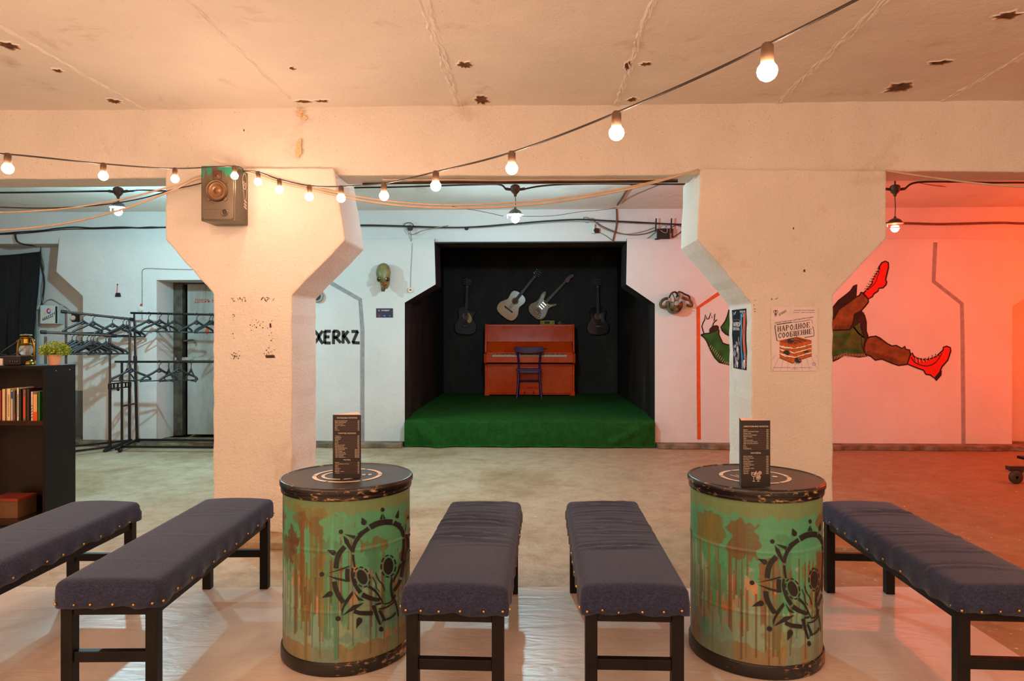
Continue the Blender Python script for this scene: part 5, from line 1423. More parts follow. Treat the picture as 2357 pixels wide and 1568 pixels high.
# ---- guitars on the black wall
def gut(prof, n=6):
    p = smooth2([V(q) for q in prof], n); return [(q.x, q.y) for q in p]
HALF = [(0, -.245), (.10, -.238), (.165, -.205), (.191, -.135), (.183, -.065), (.145, 0), (.125, .045), (.135, .105), (.143, .155), (.128, .205), (.075, .238), (0, .243)]
def ymat(o, rot): o.rotation_euler = (0, rot, 0)
def strings(m, z0, z1, w0, w1, y0, y1, n=6):
    for k in range(n):
        q = k/(n-1)-.5
        m.tube([(q*w0, y0, z0), (q*w1, y1, z1)], .0009, 4)
def acoustic(px, py, tilt, sc, label, top, side_m, rosette, pick=None, cut=False, bridge=None, hole_in=(150, 96, 56), peg=(214, 196, 150)):
    c = PY(px, py, 11.99)
    t = thing('acoustic_guitar', label, 'guitar', (c.x, 11.985, c.z), 0, None)
    t.rotation_euler = (0, tilt, 0); t.scale = (sc, sc, sc)
    r_ = gut(HALF); l_ = [(-x, z) for x, z in r_[::-1]][1:-1]
    if cut:
        r_ = gut(HALF[:7])+gut([(.125, .045), (.128, .075), (.140, .115), (.172, .152), (.168, .165), (.12, .168), (.07, .178), (.035, .205), (.02, .235), (0, .243)])[1:]
    ol = r_+l_
    MB().prism(ol, -.105, -.004, xz, 0, [1]*len(ol)).build('body', [top, side_m], t, bevel=.006)
    yf = -.1052
    hz_ = .085
    MB().fill(ell(0, hz_, .047, .047, 0, 32), lambda u, v: (u, yf-.0006, v)).build('sound_hole', plain('hole_wood', hole_in, .6, 0, .2), t, fix=False)
    g = MB(); e_ = ell(0, hz_, .054, .054, 0, 36); g.stroke(e_+[e_[0]], .013, lambda u, v: (u, yf-.0009, v)); g.build('rosette', rosette, t, fix=False)
    bm = bridge or M['black']
    MB().box((-.085, yf-.010, -.105), (.085, yf, -.080)).build('bridge', bm, t, bevel=.003)
    MB().box((-.038, yf-.014, -.090), (.038, yf-.009, -.086)).build('saddle', M['cream'], t)
    nk_ = plain('neck_dark', (58, 46, 40), .45, 0, .2, 30) if not cut else plain('neck_dark2', (62, 54, 50), .5, 0, .2, 30)
    MB().hexa([(-.028, yf-.010, .095), (.028, yf-.010, .095), (.026, yf+.004, .095), (-.026, yf+.004, .095), (-.023, yf-.010, .60), (.023, yf-.010, .60), (.018, yf+.016, .60), (-.018, yf+.016, .60)]).build('neck', nk_, t, bevel=.003)
    fr = MB()
    for k in range(15):
        z = .60-.60*(1-2**(-(k+1)/12.0)); fr.box((-.024, yf-.0112, z), (.024, yf-.0100, z+.0016))
    fr.build('frets', M['steel_tube'], t)
    MB().box((-.023, yf-.013, .598), (.023, yf-.006, .604)).build('nut', M['cream'], t)
    hd = MB().prism([(-.024, .604), (.024, .604), (.036, .635), (.038, .745), (.018, .757), (-.018, .757), (-.038, .745), (-.036, .635)], yf-.006, yf+.010, xz).build('headstock', M['black'], t, bevel=.003)
    pg = plain('tuner_metal', peg, .25, .8, .1)
    for s_ in (-1, 1):
        for k in range(3):
            z = .65+.036*k
            MB().lathe([(.001, .014), (.0055, .012), (.006, 0)], 10, (s_*.016, yf-.005, z), 'y').tube([(s_*.036, yf+.004, z), (s_*.052, yf+.004, z)], .0022, 6).ball((s_*.054, yf+.004, z), .006, .005, .008, 8, 6).build('tuning_peg', pg, hd, smooth='auto')
    if pick:
        MB().fill(pick[0], lambda u, v: (u, yf-.0012, v)).build('pickguard', pick[1], t, fix=False)
    s_m = MB(); strings(s_m, -.088, .60, .052, .036, yf-.014, yf-.0135); s_m.build('strings', M['steel_tube'], t)
    MB().tube([(0, -.05, -.243), (0, -.05, -.262)], .006, 8).build('strap_button', M['black_metal'], t)
    return t
blk_top = plain('guitar_black_satin', (40, 37, 38), .55, 0, .12, 20, .05, 80)
blk_gloss = plain('guitar_black_gloss', (30, 30, 34), .10, 0, .15, 8)
nat = plain('guitar_spruce', (208, 142, 54), .2, 0, .10, 6, spec=.35)
nat_side = plain('guitar_side_amber', (186, 128, 54), .14, 0, .1, 6)
ros = plain('rosette_grey', (150, 132, 100), .4, 0, .3, 60)
pk1 = drop(.045, .150, .062, .035, .044, 20)
pk1 = [(.030, .145), (.048, .140), (.075, .110), (.100, .065), (.106, .025), (.098, -.012), (.075, -.034), (.050, -.036), (.030, -.020), (.022, .002), (.030, .022), (.048, .040), (.056, .062), (.054, .090), (.044, .118)]
acoustic(1073.6, 738.8, math.radians(2.2), .985, 'matte black acoustic guitar with cream pickguard, leftmost on the black wall', blk_top, M['black'], ros, (pk1, plain('cream_pickguard', (206, 168, 84), .35, 0, .05)), True)
acoustic(1179, 703, math.radians(38.6), 1.04, 'tilted natural wood acoustic guitar hanging above the piano', nat, nat_side, ros, None, False, M['black'])
pk4 = [(.045, .135), (.075, .145), (.098, .125), (.090, .095), (.098, .055), (.108, .01), (.090, -.02), (.062, -.01), (.052, .03), (.056, .065), (.053, .10)]
acoustic(1374.8, 739.5, math.radians(-.4), .985, 'glossy black acoustic guitar, rightmost on the black wall', blk_gloss, M['black'], plain('rosette_pale', (126, 106, 78), .4, 0, .3, 60), (pk4, plain('tortoise_guard', (66, 58, 52), .3, 0, .7, 60)), False, plain('bridge_dark', (36, 28, 24), .4, 0, .1))
c = PY(1247, 706, 11.99)
t = thing('electric_guitar', 'tilted gold electric guitar with white pickguard and red headstock', 'guitar', (c.x, 11.985, c.z)); t.rotation_euler = (0, math.radians(43.5), 0); t.scale = (1.03,)*3
EO = [(0, -.225), (.09, -.215), (.155, -.165), (.170, -.09), (.145, -.015), (.118, .045), (.126, .10), (.156, .148), (.170, .182), (.160, .204), (.132, .198), (.104, .166), (.072, .128), (.035, .112), (-.035, .112), (-.060, .128), (-.072, .165), (-.088, .205), (-.112, .232), (-.140, .230), (-.156, .195), (-.154, .130), (-.130, .055), (-.138, -.02), (-.170, -.09), (-.155, -.165), (-.09, -.215)]
e2 = smooth2([V(q) for q in EO+[EO[0]]], 4)[:-1]; ol = [(q.x, q.y) for q in e2]
gold = NT('gold_sparkle'); _a = gold.noise(60, 3)
gold.set('Base Color', gold.ramp(_a, [(.35, L((100, 68, 20))), (.7, L((140, 100, 36)))])).set('Roughness', .38).set('Metallic', .15)
MB().prism(ol, -.060, -.016, xz).build('body', gold.m, t, bevel=.007)
yf = -.0604
pg_ = [(-.100, .175), (-.122, .195), (-.136, .160), (-.118, .105), (-.095, .03), (-.075, .0), (-.070, -.06), (.010, -.062), (.055, -.075), (.075, -.14), (.100, -.190), (.130, -.160), (.150, -.095), (.128, -.02), (.100, .045), (.108, .09), (.128, .138), (.112, .142), (.080, .112), (.040, .098), (-.04, .098), (-.068, .112), (-.084, .150)]
pm_g = plain('pearl_pickguard', (190, 172, 158), .3, 0, .25, 40)
MB().prism(pg_, yf-.002, yf+.001, xz).build('pickguard', pm_g, t)
for z in (.062, .018, -.026):
    MB().box((-.045, yf-.012, z-.013), (.045, yf-.001, z+.013)).build('pickup', plain('pickup_chrome', (220, 200, 180), .2, .9, .05), t, bevel=.004)
MB().box((-.045, yf-.014, -.150), (.045, yf-.001, -.105)).build('bridge', plain('bridge_bronze', (84, 54, 40), .3, .6, .2), t, bevel=.005)
for q in ((.075, -.10), (.088, -.135), (.10, -.165), (.088, .075)):
    MB().lathe([(.001, .014), (.009, .012), (.010, 0)], 12, (q[0], yf, q[1]), 'y').build('knob', M['black_metal'] if q[1] < 0 else M['brass'], t, smooth='auto')
MB().hexa([(-.029, yf-.008, .085), (.029, yf-.008, .085), (.026, yf+.012, .085), (-.026, yf+.012, .085), (-.021, yf-.008, .58), (.021, yf-.008, .58), (.018, yf+.012, .58), (-.018, yf+.012, .58)]).build('neck', plain('neck_brown', (96, 66, 42), .4, 0, .2, 30), t, bevel=.003)
fr = MB()
for k in range(17):
    z = .58-.62*(1-2**(-(k+1)/12.0)); fr.box((-.023, yf-.0092, z), (.023, yf-.008, z+.0016))
fr.build('frets', M['steel_tube'], t)
hd = MB().prism([(-.021, .58), (.021, .58), (.048, .60), (.050, .625), (.030, .66), (.034, .70), (.046, .735), (.030, .765), (.002, .760), (-.022, .72), (-.034, .62)], yf-.002, yf+.012, xz).build('headstock', plain('headstock_red', (110, 22, 26), .35, 0, .1), t, bevel=.003)
for k in range(6):
    z = .625+.021*k; x = -.034+.003*k
    MB().tube([(x, yf+.004, z), (x-.018, yf+.004, z+.002)], .002, 6).ball((x-.02, yf+.004, z+.002), .006, .005, .007, 8, 6).build('tuning_peg', M['steel_tube'], hd, smooth='auto')
s_m = MB(); strings(s_m, -.125, .58, .050, .034, yf-.014, yf-.010); s_m.build('strings', M['steel_tube'], t)
MB().tube([(.115, -.04, -.195), (.128, -.04, -.215)], .005, 8).build('strap_button', M['steel_tube'], t)
# ================================================================ string lights and pendants
WARM = (1.0, .64, .44)
M['bulb_warm'] = emis('warm_bulb_glass', WARM, 9)
M['bulb_cool'] = emis('cool_bulb_glass', (.80, .97, 1.0), 9)
M['bulb_red'] = emis('red_bulb_glass', (1.0, .55, .45), 6)
M['bulb_orange'] = emis('orange_bulb_glass', (1.0, .5, .2), 6)
def glow(parent, c, r, col, watt):
    l = bpy.data.lights.new('lamp_light', 'POINT'); l.color = col; l.energy = watt; l.shadow_soft_size = r; l.use_soft_falloff = False
    o = bpy.data.objects.new('lamp_light', l); COL.objects.link(o); o.parent = parent
    q = parent; off = V((0, 0, 0))
    while q is not None: off = off+q.location; q = q.parent
    o.location = V(c)-off
    return o
def string(label, spots, pre, post, watt=2.0):
    """spots: bulb centres; the cable passes 50 mm above each"""
    t = thing('string_light', label, 'string lights', tuple(spots[0]))
    tops = [s_+V((0, 0, .058)) for s_ in spots]
    MB().tube(smooth3(pre+tops+post, 8), .0035, 6).build('cable', M['cable'], t, smooth=True, world=True)
    for s_, tp in zip(spots, tops):
        sk = MB().lathe([(.0135, 0), (.0145, .002), (.0135, .040), (.009, .046), (.0005, .047)], 12, (s_.x, s_.y, s_.z+.016), cap0=True).build('socket', M['socket'], t, smooth='auto', world=True)
        MB().lathe([(.0005, -.0225), (.008, -.021), (.0155, -.0163), (.0205, -.0093), (.0225, 0), (.0208, .0085), (.016, .0150), (.0115, .0195), (.011, .024)], 18, tuple(s_)).build('bulb', M['bulb_warm'], sk, smooth=True, world=True)
        glow(sk, s_, .0235, WARM, watt)
    return t
anchor = P(562, 394, 4.36)
rs = [P(594, 419, 3.97), P(643, 437, 3.80), P(712, 453, 3.60), P(785, 456, 3.42), P(884, 451, 3.14), P(1003, 428, 2.83), P(1178, 388, 2.44), P(1419, 306, 1.96), P(1766, 164, 1.50)]
e1 = rs[-1]; stp = rs[-1]-rs[-2]
more = [e1+stp*1.15+V((0, 0, .04)), e1+stp*2.3+V((0, 0, .12)), e1+stp*3.5+V((0, 0, .26)), e1+stp*4.7+V((0, 0, .46))]
string('string of round warm bulbs running from the left column to overhead right', rs+more, [anchor], [e1+stp*6+V((0, 0, .86))])
ls = [P(540, 405, 4.13), P(403, 412, 3.80), P(238, 405, 3.28), P(18, 388, 2.78)]
st2 = ls[-1]-ls[-2]
more2 = [ls[-1]+st2*1.1+V((0, 0, -.02)), ls[-1]+st2*2.2+V((0, 0, .03)), ls[-1]+st2*3.4+V((0, 0, .1)), ls[-1]+st2*4.6+V((0, 0, .22))]
string('string of round warm bulbs running from the speaker to the left edge', ls+more2, [anchor+V((-.004, 0, -.002))], [ls[-1]+st2*8+V((0, 0, .8))])
# bare pendant lamps hung under the ceiling
M['bakelite'] = plain('brown_bakelite', (84, 58, 38), .5, 0, .4, 40)
M['shade'] = plain('enamel_shade', (120, 128, 130), .4, .2, .15)
M['shade_red'] = plain('enamel_shade_dark', (90, 60, 52), .45, .1, .15)
M['porcelain'] = plain('white_porcelain', (214, 214, 210), .4, 0, .05)
def pendant(p, label, bulb, shade, col, watt, drop_=.125, arm=True):
    t = thing('pendant_lamp', label, 'lamp', (p.x, p.y, ZC), 0, 'pendant lamps in the back of the hall')
    z = p.z-ZC
    dr_ = drop_
    m = MB().lathe([(.0005, -.105), (.012, -.100), (.015, -.082), (.036, -.060), (.046, -.034), (.044, -.008), (.030, .004), (.0005, .005)], 14, (0, 0, -dr_))
    for a in (0, PI):
        m.tube([(.036*math.cos(a), 0, -.038-dr_), (.090*math.cos(a), 0, -.030-dr_)], .013, 8)
    m.build('junction_box', M['bakelite'], t, smooth='auto')
    MB().tube([(0, 0, 0), (0, 0, -dr_+.004)], .008, 8).build('stem', M['bakelite'], t)
    MB().tube([(0, 0, -.10-dr_), (.004, 0, (z-dr_)*.5), (0, 0, z+.085)], .0035, 6).build('cord', M['cable'], t)
    sh = MB().lathe([(.010, .110), (.013, .094), (.026, .090), (.050, .076), (.064, .054), (.075, .045), (.074, .042), (.061, .049), (.046, .070), (.022, .084), (.012, .086)], 28, (0, 0, z)).build('lamp_shade', shade, t, smooth=True)
    sk = MB().lathe([(.0005, .095), (.022, .092), (.022, .040), (.018, .034), (.0005, .034)], 16, (0, 0, z)).build('lamp_holder', M['porcelain'], t, smooth='auto')
    glow(sk, (p.x, p.y, p.z-.001), .0365, col, watt)
    MB().lathe([(.0005, -.036), (.015, -.033), (.027, -.024), (.0345, -.009), (.0345, .001)], 20, (0, 0, z)).build('bulb', bulb, sk, smooth=True)
    MB().lathe([(.0385, .000), (.0385, .004), (.030, .020), (.018, .036), (.0005, .036)], 20, (0, 0, z)).build('bulb_collar', M['porcelain'], sk, smooth='auto')
    if arm:
        MB().tube([(-.073, 0, z+.044), (-.074, 0, z+.020), (-.070, 0, z+.013)], .005, 6).build('shade_clip', M['porcelain'], t)
    return t
pl = P(272, 488, 6.4); pm_ = P(1186, 505, 6.3); pr = P(2060, 526, 6.3)
pendant(pm_, 'pendant lamp with glowing white bulb hanging before the stage', M['bulb_cool'], M['shade'], (.53, .97, 1.10), 80)
pendant(pl, 'pendant lamp with glowing white bulb hanging left of the left column', M['bulb_cool'], M['shade'], (.47, .94, 1.10), 98)
pendant(pr, 'pendant lamp with glowing red bulb beside the right column', M['bulb_red'], M['shade_red'], (1.0, .075, .03), 48)
pendant(V((pr.x+3.35, pr.y, pr.z)), 'pendant lamp with orange bulb just past the right edge', M['bulb_orange'], M['shade_red'], (1.0, .075, .001), 190)
# unseen string lights added behind the photographer as warm fill, stronger than the visible strings
def fill_string(label, a, b, n, sag, watt):
    sp = [V(a).lerp(V(b), (i+.5)/n)-V((0, 0, sag*4*((i+.5)/n)*(1-(i+.5)/n))) for i in range(n)]
    string(label, sp, [V(a)+V((0, 0, .06))], [V(b)+V((0, 0, .06))], watt)
fill_string('added fill string of warm bulbs, unseen behind the camera on the right', (5.4, 1.2, 2.45), (1.0, -2.2, 2.45), 8, .2, 19)
fill_string('added fill string of warm bulbs, unseen behind the camera on the left', (-5.4, 1.2, 2.45), (-.8, -2.4, 2.45), 7, .2, 27)
# ================================================================ things on the far wall
# gas mask left of the stage
c = PY(886, 640, YB)
t = thing('gas_mask', 'olive rubber gas mask hung on the white wall left of the stage', 'gas mask', (c.x, YB, c.z))
ol_m = plain('olive_rubber', (124, 116, 66), .42, 0, .25, 14, .3, 20, .01)
m = MB(); n = 26; vs = []; fs = []
prof = [(.172, .004, .004, -.075), (.164, .036, .034, -.075), (.140, .064, .060, -.078), (.100, .082, .076, -.082), (.055, .088, .084, -.086), (.010, .082, .084, -.088), (-.030, .072, .080, -.090), (-.065, .058, .068, -.096), (-.095, .050, .058, -.104), (-.120, .044, .046, -.108), (-.138, .030, .032, -.110), (-.142, .004, .004, -.110)]
for (z, rx, ry, yo) in prof:
    for k in range(n):
        a = 2*PI*k/n; w_ = 1+.05*math.sin(3*a+z*40)*(.5 if z > .05 else .2)
        x = rx*w_*math.cos(a)+(.020 if z < -.06 else .008*(z < 0)); y = yo+ry*math.sin(a)
        if z > .02:   # crease across the rubber brow
            y += .016*math.exp(-((z-.075+.45*x)/.012)**2)*(math.sin(a) < 0)
        vs.append((x, min(y, -.001), z))
for i in range(len(prof)-1):
    for k in range(n): fs.append((i*n+k, i*n+(k+1) % n, (i+1)*n+(k+1) % n, (i+1)*n+k))
m.add(vs, fs); m.build('face_piece', ol_m, t, smooth=True)
def ring_at(parent, c_, d, r, w_, name, mat, lens=None, lname='lens'):
    d = V(d).normalized(); q = d.to_track_quat('Z', 'Y').to_matrix()
    m = MB().lathe([(r, -.006), (r+w_, -.004), (r+w_, .006), (r+w_*.4, .010), (r-.001, .006), (r-.002, -.002)], 22)
    m.v = [tuple(V(c_)+q @ V(p)) for p in m.v]
    o = m.build(name, mat, parent, smooth=True)
    if lens:
        l = MB().lathe([(.0005, .005), (r*.6, .004), (r, .001)], 22); l.v = [tuple(V(c_)+q @ V(p)) for p in l.v]
        l.build(lname, lens, o, smooth=True)
    return o
brs = plain('mask_brass', (150, 122, 66), .3, .6, .2)
lensm = plain('mask_lens', (60, 52, 34), .1, .2, .2)
ring_at(t, (-.032, -.166, -.030), (-.40, -1, -.05), .027, .007, 'eye_ring', ol_m, lensm)
ring_at(t, (.062, -.152, -.030), (.75, -1, -.05), .027, .007, 'eye_ring', ol_m, lensm)
ring_at(t, (.030, -.178, -.092), (.15, -1, -.15), .030, .006, 'filter_port', brs, plain('port_brown', (120, 74, 36), .3, .4, .2), 'port_cap')
MB().tube([(.012, -.14, -.118), (.010, -.145, -.150), (.010, -.145, -.172)], [.028, .026, .018], 14).build('breathing_valve', plain('valve_olive', (84, 74, 36), .35, .3, .2), t, smooth='auto')
# clear half-mask with straps right of the stage
c = PY(1553, 697, YB)
t = thing('gas_mask', 'dark strapped half mask with clear visor hung on the wall right of the stage', 'gas mask', (c.x, YB, c.z))
dk_r = plain('dark_rubber', (44, 34, 26), .3, 0, .3, 20)
m = MB(); n = 18; vs = []; fs = []; mm = 10
for i in range(mm+1):
    b = i/mm
    for k in range(n+1):
        a = -.1*PI+1.2*PI*k/n
        r_ = .115*(1-.55*b*b)
        p = V((r_*math.cos(a+PI)*1.0, -.02-.12*math.sin(b*PI/2), -.02+r_*1.05*math.sin(a+PI)))
        p = V((p.x*.80-.02+.03*b, p.y, p.z))
        vs.append(tuple(p))
for i in range(mm):
    for k in range(n): fs.append((i*(n+1)+k, i*(n+1)+k+1, (i+1)*(n+1)+k+1, (i+1)*(n+1)+k))
fs.append(tuple(mm*(n+1)+k for k in range(n+1)))
m.add(vs, fs)
# split the shell: pale visor at left, dark rubber cup at right
lf = [f for f in fs if sum(vs[i][0] for i in f)/len(f) < .012]; rf = [f for f in fs if f not in lf]
o = MB().add(vs, lf).build('visor', plain('visor_yellowed', (104, 86, 52), .12, .1, .6, 26), t, smooth=True); o.modifiers.new('t', 'SOLIDIFY').thickness = .004
o = MB().add(vs, rf).build('rubber_cup', dk_r, t, smooth=True); o.modifiers.new('t', 'SOLIDIFY').thickness = .006
ring_at(t, (-.010, -.142, -.01), (-.2, -1, .2), .028, .008, 'visor_ring', brs, plain('visor_lens', (170, 170, 170), .08, .3, .1))
st_m = plain('strap_olive', (92, 80, 46), .5, 0, .3, 20)
for pth, r_ in (([(-.09, -.05, .05), (-.145, -.07, .035), (-.178, -.06, -.01), (-.160, -.05, -.055), (-.10, -.045, -.045)], .011), ([(-.085, -.09, .055), (-.06, -.11, .105), (-.01, -.10, .12), (.02, -.09, .07)], .013),
              ([(.0, -.10, .06), (.02, -.12, .12), (.06, -.10, .115), (.10, -.06, .10), (.155, -.05, .075), (.165, -.05, .035), (.12, -.05, .03)], .012), ([(.07, -.07, .06), (.12, -.07, .04), (.165, -.06, .025), (.195, -.05, -.02), (.185, -.045, -.045), (.13, -.05, -.03)], .010), ([(-.05, -.12, .10), (-.035, -.15, .05), (-.03, -.15, .02)], .008), ([(.035, -.13, .12), (.02, -.15, .06), (.01, -.15, .02)], .008)):
    MB().tube(smooth3(pth, 6), r_*1.6, 8, flat=.5).build('strap', st_m if r_ < .012 else dk_r, t, smooth=True)
for p in ((-.075, -.13, .045), (-.075, -.13, .03), (.135, -.07, .045), (.135, -.07, -.065), (.165, -.06, -.075)):
    MB().ball(p, .007, .005, .007, 8, 6).build('buckle', M['brass'], t, smooth=True)
MB().ball((0.03, -.01, .11), .01, .012, .01).build('hook', M['black_metal'], t, smooth=True)
# blue notice plate
a, b = PY(866, 731, YB), PY(904.5, 710, YB)
t = thing('notice_plate', 'small dark blue notice plate below the olive gas mask', 'sign', ((a.x+b.x)/2, YB, a.z))
w2, h = (b.x-a.x)/2, b.z-a.z
pl_ = MB().box((-w2, -.006, 0), (w2, -.0005, h)).build('plate', plain('notice_navy', (24, 34, 66), .35, 0, .05), t, bevel=.001)
g = MB(); f_ = lambda u, v: (u, -.0066, v)
g.text('PAYMENT', lambda u, v: f_(u+.012, h*.70+v), .022, 0, 'CENTER', bold=.01)
g.stroke(ell(-w2*.66, h*.77, .007, .007)+[(-w2*.66+.007, h*.77)], .003, f_)
for k, mi in ((-.62, 1), (0, 2), (.62, 3)): g.fill(ell(w2*k, h*.18, .011, .009), f_, mi)
g.build('print', [M['white'], plain('dot_red', (190, 40, 70), .5, 0, 0), plain('dot_blue', (60, 140, 240), .5, 0, 0), plain('dot_green', (30, 110, 100), .5, 0, 0)], pl_, fix=False)
# round light-coloured outlet with its wire
c = PY(945, 668, YB)
t = thing('wall_outlet', 'small round cream outlet on the wall by the left corner of the stage', 'outlet', (c.x, YB, c.z))
MB().lathe([(.010, .012), (.026, .018), (.034, .012), (.036, 0)], 20, (0, 0, 0), 'y').build('cover', M['cream'], t, smooth='auto')
MB().lathe([(.001, .010), (.012, .010)], 14, (0, 0, 0), 'y').build('outlet_hole', plain('hole_brown', (84, 62, 40), .6, 0, .1), t)
cable('thin grey wire running down to the round cream outlet', [PY(949, 560, YB-.004), PY(947, 600, YB-.004), PY(945, 640, YB-.004), PY(945, 662, YB-.006)], .003, 'grey_cable')
# round thing half hidden behind the left column
c = PY(731, 682, YB)
t = thing('wall_clock', 'round pale wall clock half hidden behind the left column', 'clock', (c.x, YB, c.z))
MB().lathe([(.001, .035), (.050, .035), (.058, .045), (.072, .045), (.076, .03), (.076, 0)], 28, (0, 0, 0), 'y').build('case', plain('clock_grey', (150, 146, 138), .5, 0, .1), t, smooth='auto')
MB().lathe([(.001, .037), (.050, .037)], 24, (0, 0, 0), 'y').build('dial', M['black'], t)
# router with aerials
a, b = PY(1510, 551, YB), PY(1541, 527, YB)
t = thing('wifi_router', 'black router with upright aerials on the wall right of the stage', 'router', ((a.x+b.x)/2, YB, a.z))
w2, h = (b.x-a.x)/2, b.z-a.z
MB().box((-w2*.95, -.045, 0), (w2*.95, -.01, h)).build('router_body', M['black'], t, bevel=.006)
MB().box((-w2*1.2, -.02, -.006), (-w2*.6, 0, .008)).build('bracket', M['black_metal'], t)
for x, z0_, z1_ in ((-w2*1.12, h*.70, h*1.98), (w2*1.15, h*.55, h*1.98), (w2*1.32, 0.02, h*.98)):
    MB().bar((x, -.03, z0_), (x+.006, -.03, z1_), .016, .012).build('aerial', M['black'], t, bevel=.003)
# plug adapter on the lintel
c = PY(1366, 528, 8.2)
t = thing('power_adapter', 'white box with a black plug on the lintel above the stage', 'adapter', (c.x, 8.2, c.z))
MB().box((-.024, -.05, -.055), (.012, 0, .055)).build('box_body', plain('adapter_white', (206, 206, 200), .5, 0, .05), t, bevel=.006)
MB().tube([(.02, -.03, -.02), (.045, -.06, -.025)], .030, 14).build('plug', M['black'], t, smooth='auto')
# ---- cables
B_ = lambda px, py, y=8.185: PY(px, py, y)
def cl(label, pts, r=.006, mat='cable', **k): return cable(label, pts, r, mat, **k)
cl('upper black cable run along the left lintel', [B_(-60, 541), B_(0, 538), B_(50, 534), B_(95, 531), B_(130, 526), B_(172, 523), B_(215, 525), B_(280, 523), B_(330, 525), B_(400, 523), B_(520, 524)], .009)
cl('lower black cable run along the left lintel', [B_(-60, 542), B_(40, 538), B_(100, 533), B_(150, 528), B_(220, 527), B_(300, 525), B_(350, 522.5), B_(400, 525), B_(520, 525)], .006)
cl('long dark cable across the lintel above the stage', [B_(700, 520), B_(835, 518.5), B_(892, 519.5), B_(940, 521), B_(1040, 524), B_(1100, 522), B_(1180, 515.5), B_(1260, 509), B_(1335, 505.5), B_(1400, 508.5), B_(1470, 512), B_(1570, 517), B_(1700, 518)], .010)
cl('thin dark cable just under the long one on the lintel', [B_(700, 523), B_(835, 521.5), B_(920, 523), B_(1000, 526), B_(1100, 524.5), B_(1190, 518), B_(1300, 510.5), B_(1400, 512), B_(1500, 516), B_(1700, 521)], .005, 'grey_cable')
cl('dark cable along the right lintel', [B_(1900, 517), B_(2060, 514), B_(2150, 516), B_(2200, 515.5), B_(2300, 513), B_(2357, 514.5), B_(2450, 514)], .014, 'brown_cable')
cl('coiled beige cable looped on the lintel cable', [B_(1345, 507), B_(1343, 502), B_(1350, 500.5), B_(1358, 504), B_(1364, 502.5), B_(1368, 506), B_(1360, 510), B_(1350, 512), B_(1343, 509)], .006, 'grey_cable')
cl('pair of brown leads sagging to the router', [B_(1366, 508), B_(1390, 523), B_(1425, 536.5), B_(1455, 541), B_(1485, 538), B_(1509, 530)], .006, 'brown_cable')
cl('pale lead sagging to the router', [B_(1366, 508), B_(1385, 524), B_(1420, 537), B_(1445, 539), B_(1480, 533), B_(1509, 523)], .005, 'grey_cable')
cl('thin dark wire from the plug adapter to the corner of the niche', [B_(1376, 534), B_(1395, 543), B_(1412, 556)], .003)
cl('thin dark wire from the router down to the right niche corner', [B_(1509, 534), B_(1490, 549), B_(1460, 562), B_(1446, 565)], .003)
cl('tangle of leads right of the router', [B_(1541, 527), B_(1550, 521), B_(1560, 519), B_(1572, 526), B_(1560, 540), B_(1548, 547), B_(1575, 530)], .004, 'brown_cable')
cl('beige lead looping over the router', [B_(1517, 527, 8.12), B_(1526, 518, 8.12), B_(1534, 522, 8.12), B_(1536, 533, 8.12), B_(1530, 536, 8.12), B_(1520, 530, 8.12)], .005, 'grey_cable')
cl('brown pipe-like cable running down the lintel to the niche', [B_(1418, 474, 8.19), B_(1419.5, 490, 8.18), B_(1419.5, 508, 8.17), B_(1418, 525, 8.18), B_(1414, 540, 8.18), B_(1410, 558, 8.18)], .010, 'brown_cable')
zc_ = ZC-.012
G = lambda px, py: PZ(px, py, zc_)
cl('brown cable crossing the ceiling above the router', [G(1456, 424), G(1448, 434), G(1440, 442), G(1432, 456), G(1421, 472)], .010, 'brown_cable')
cl('thin dark wire strung from the ceiling to the lamp', [G(1526, 422), G(1490, 436), G(1446, 456), B_(1420, 477, 8.1), B_(1380, 484, 7.8), P(1340, 487, 7.3), P(1270, 497, 6.8), P(1195, 498, 6.3)], .0025)
cl('thin dark wire strung from the left to the middle lamp', [P(1040, 475, 7.0), P(1080, 482, 6.8), P(1110, 487, 6.6), P(1160, 498, 6.3)], .0025)
rose = lambda p, s_: V((p.x+s_*.088, p.y, ZC-.158))
H_ = lambda px, py: P(px, py, 6.3)
cl('black cable strung to the middle lamp from the left', [H_(700, 436), H_(823, 432), H_(900, 431), H_(1000, 428), H_(1100, 425), H_(1150, 425), rose(pm_, -1)], .008)
cl('black cable strung from the middle lamp to the right', [rose(pm_, 1), H_(1240, 429), H_(1290, 425), H_(1380, 423), H_(1500, 424), H_(1600, 424)], .008)
cl('black cable strung under the left ceiling', [H_(-60, 444), H_(60, 443), H_(160, 441.5), H_(250, 440), rose(pl, -1), rose(pl, 1), H_(330, 438.5), H_(400, 440), H_(560, 440)], .009)
cl('black cable strung to the right from the red lamp', [rose(pr, 1), H_(2110, 420), H_(2200, 418.5), H_(2280, 420.5), H_(2357, 420.5), H_(2500, 421)], .009)
cl('thin brown cable sagging below the right ceiling', [G(2112, 420), G(2150, 427), P(2220, 433, 7.1), P(2280, 435, 7.1), P(2340, 432, 7.1), P(2420, 424, 7.1)], .004, 'brown_cable')
YU = 4.72
U = lambda px, py: PY(px, py, 4.60)
zb_ = 2.384-.010
V2 = lambda px, py: PZ(px, py, zb_)
cl('pale lead clipped under the near beam', [V2(880, 413.5), V2(960, 414.5), V2(1050, 414), V2(1150, 415), V2(1260, 414), V2(1350, 414), V2(1450, 413), V2(1540, 412)], .006, 'pale_cable')
cl('grey lead clipped under the near beam', [V2(950, 417), V2(1040, 416.5), V2(1140, 418.5), V2(1240, 416), V2(1330, 417.5), V2(1500, 415), V2(1560, 414)], .005, 'brown_cable')
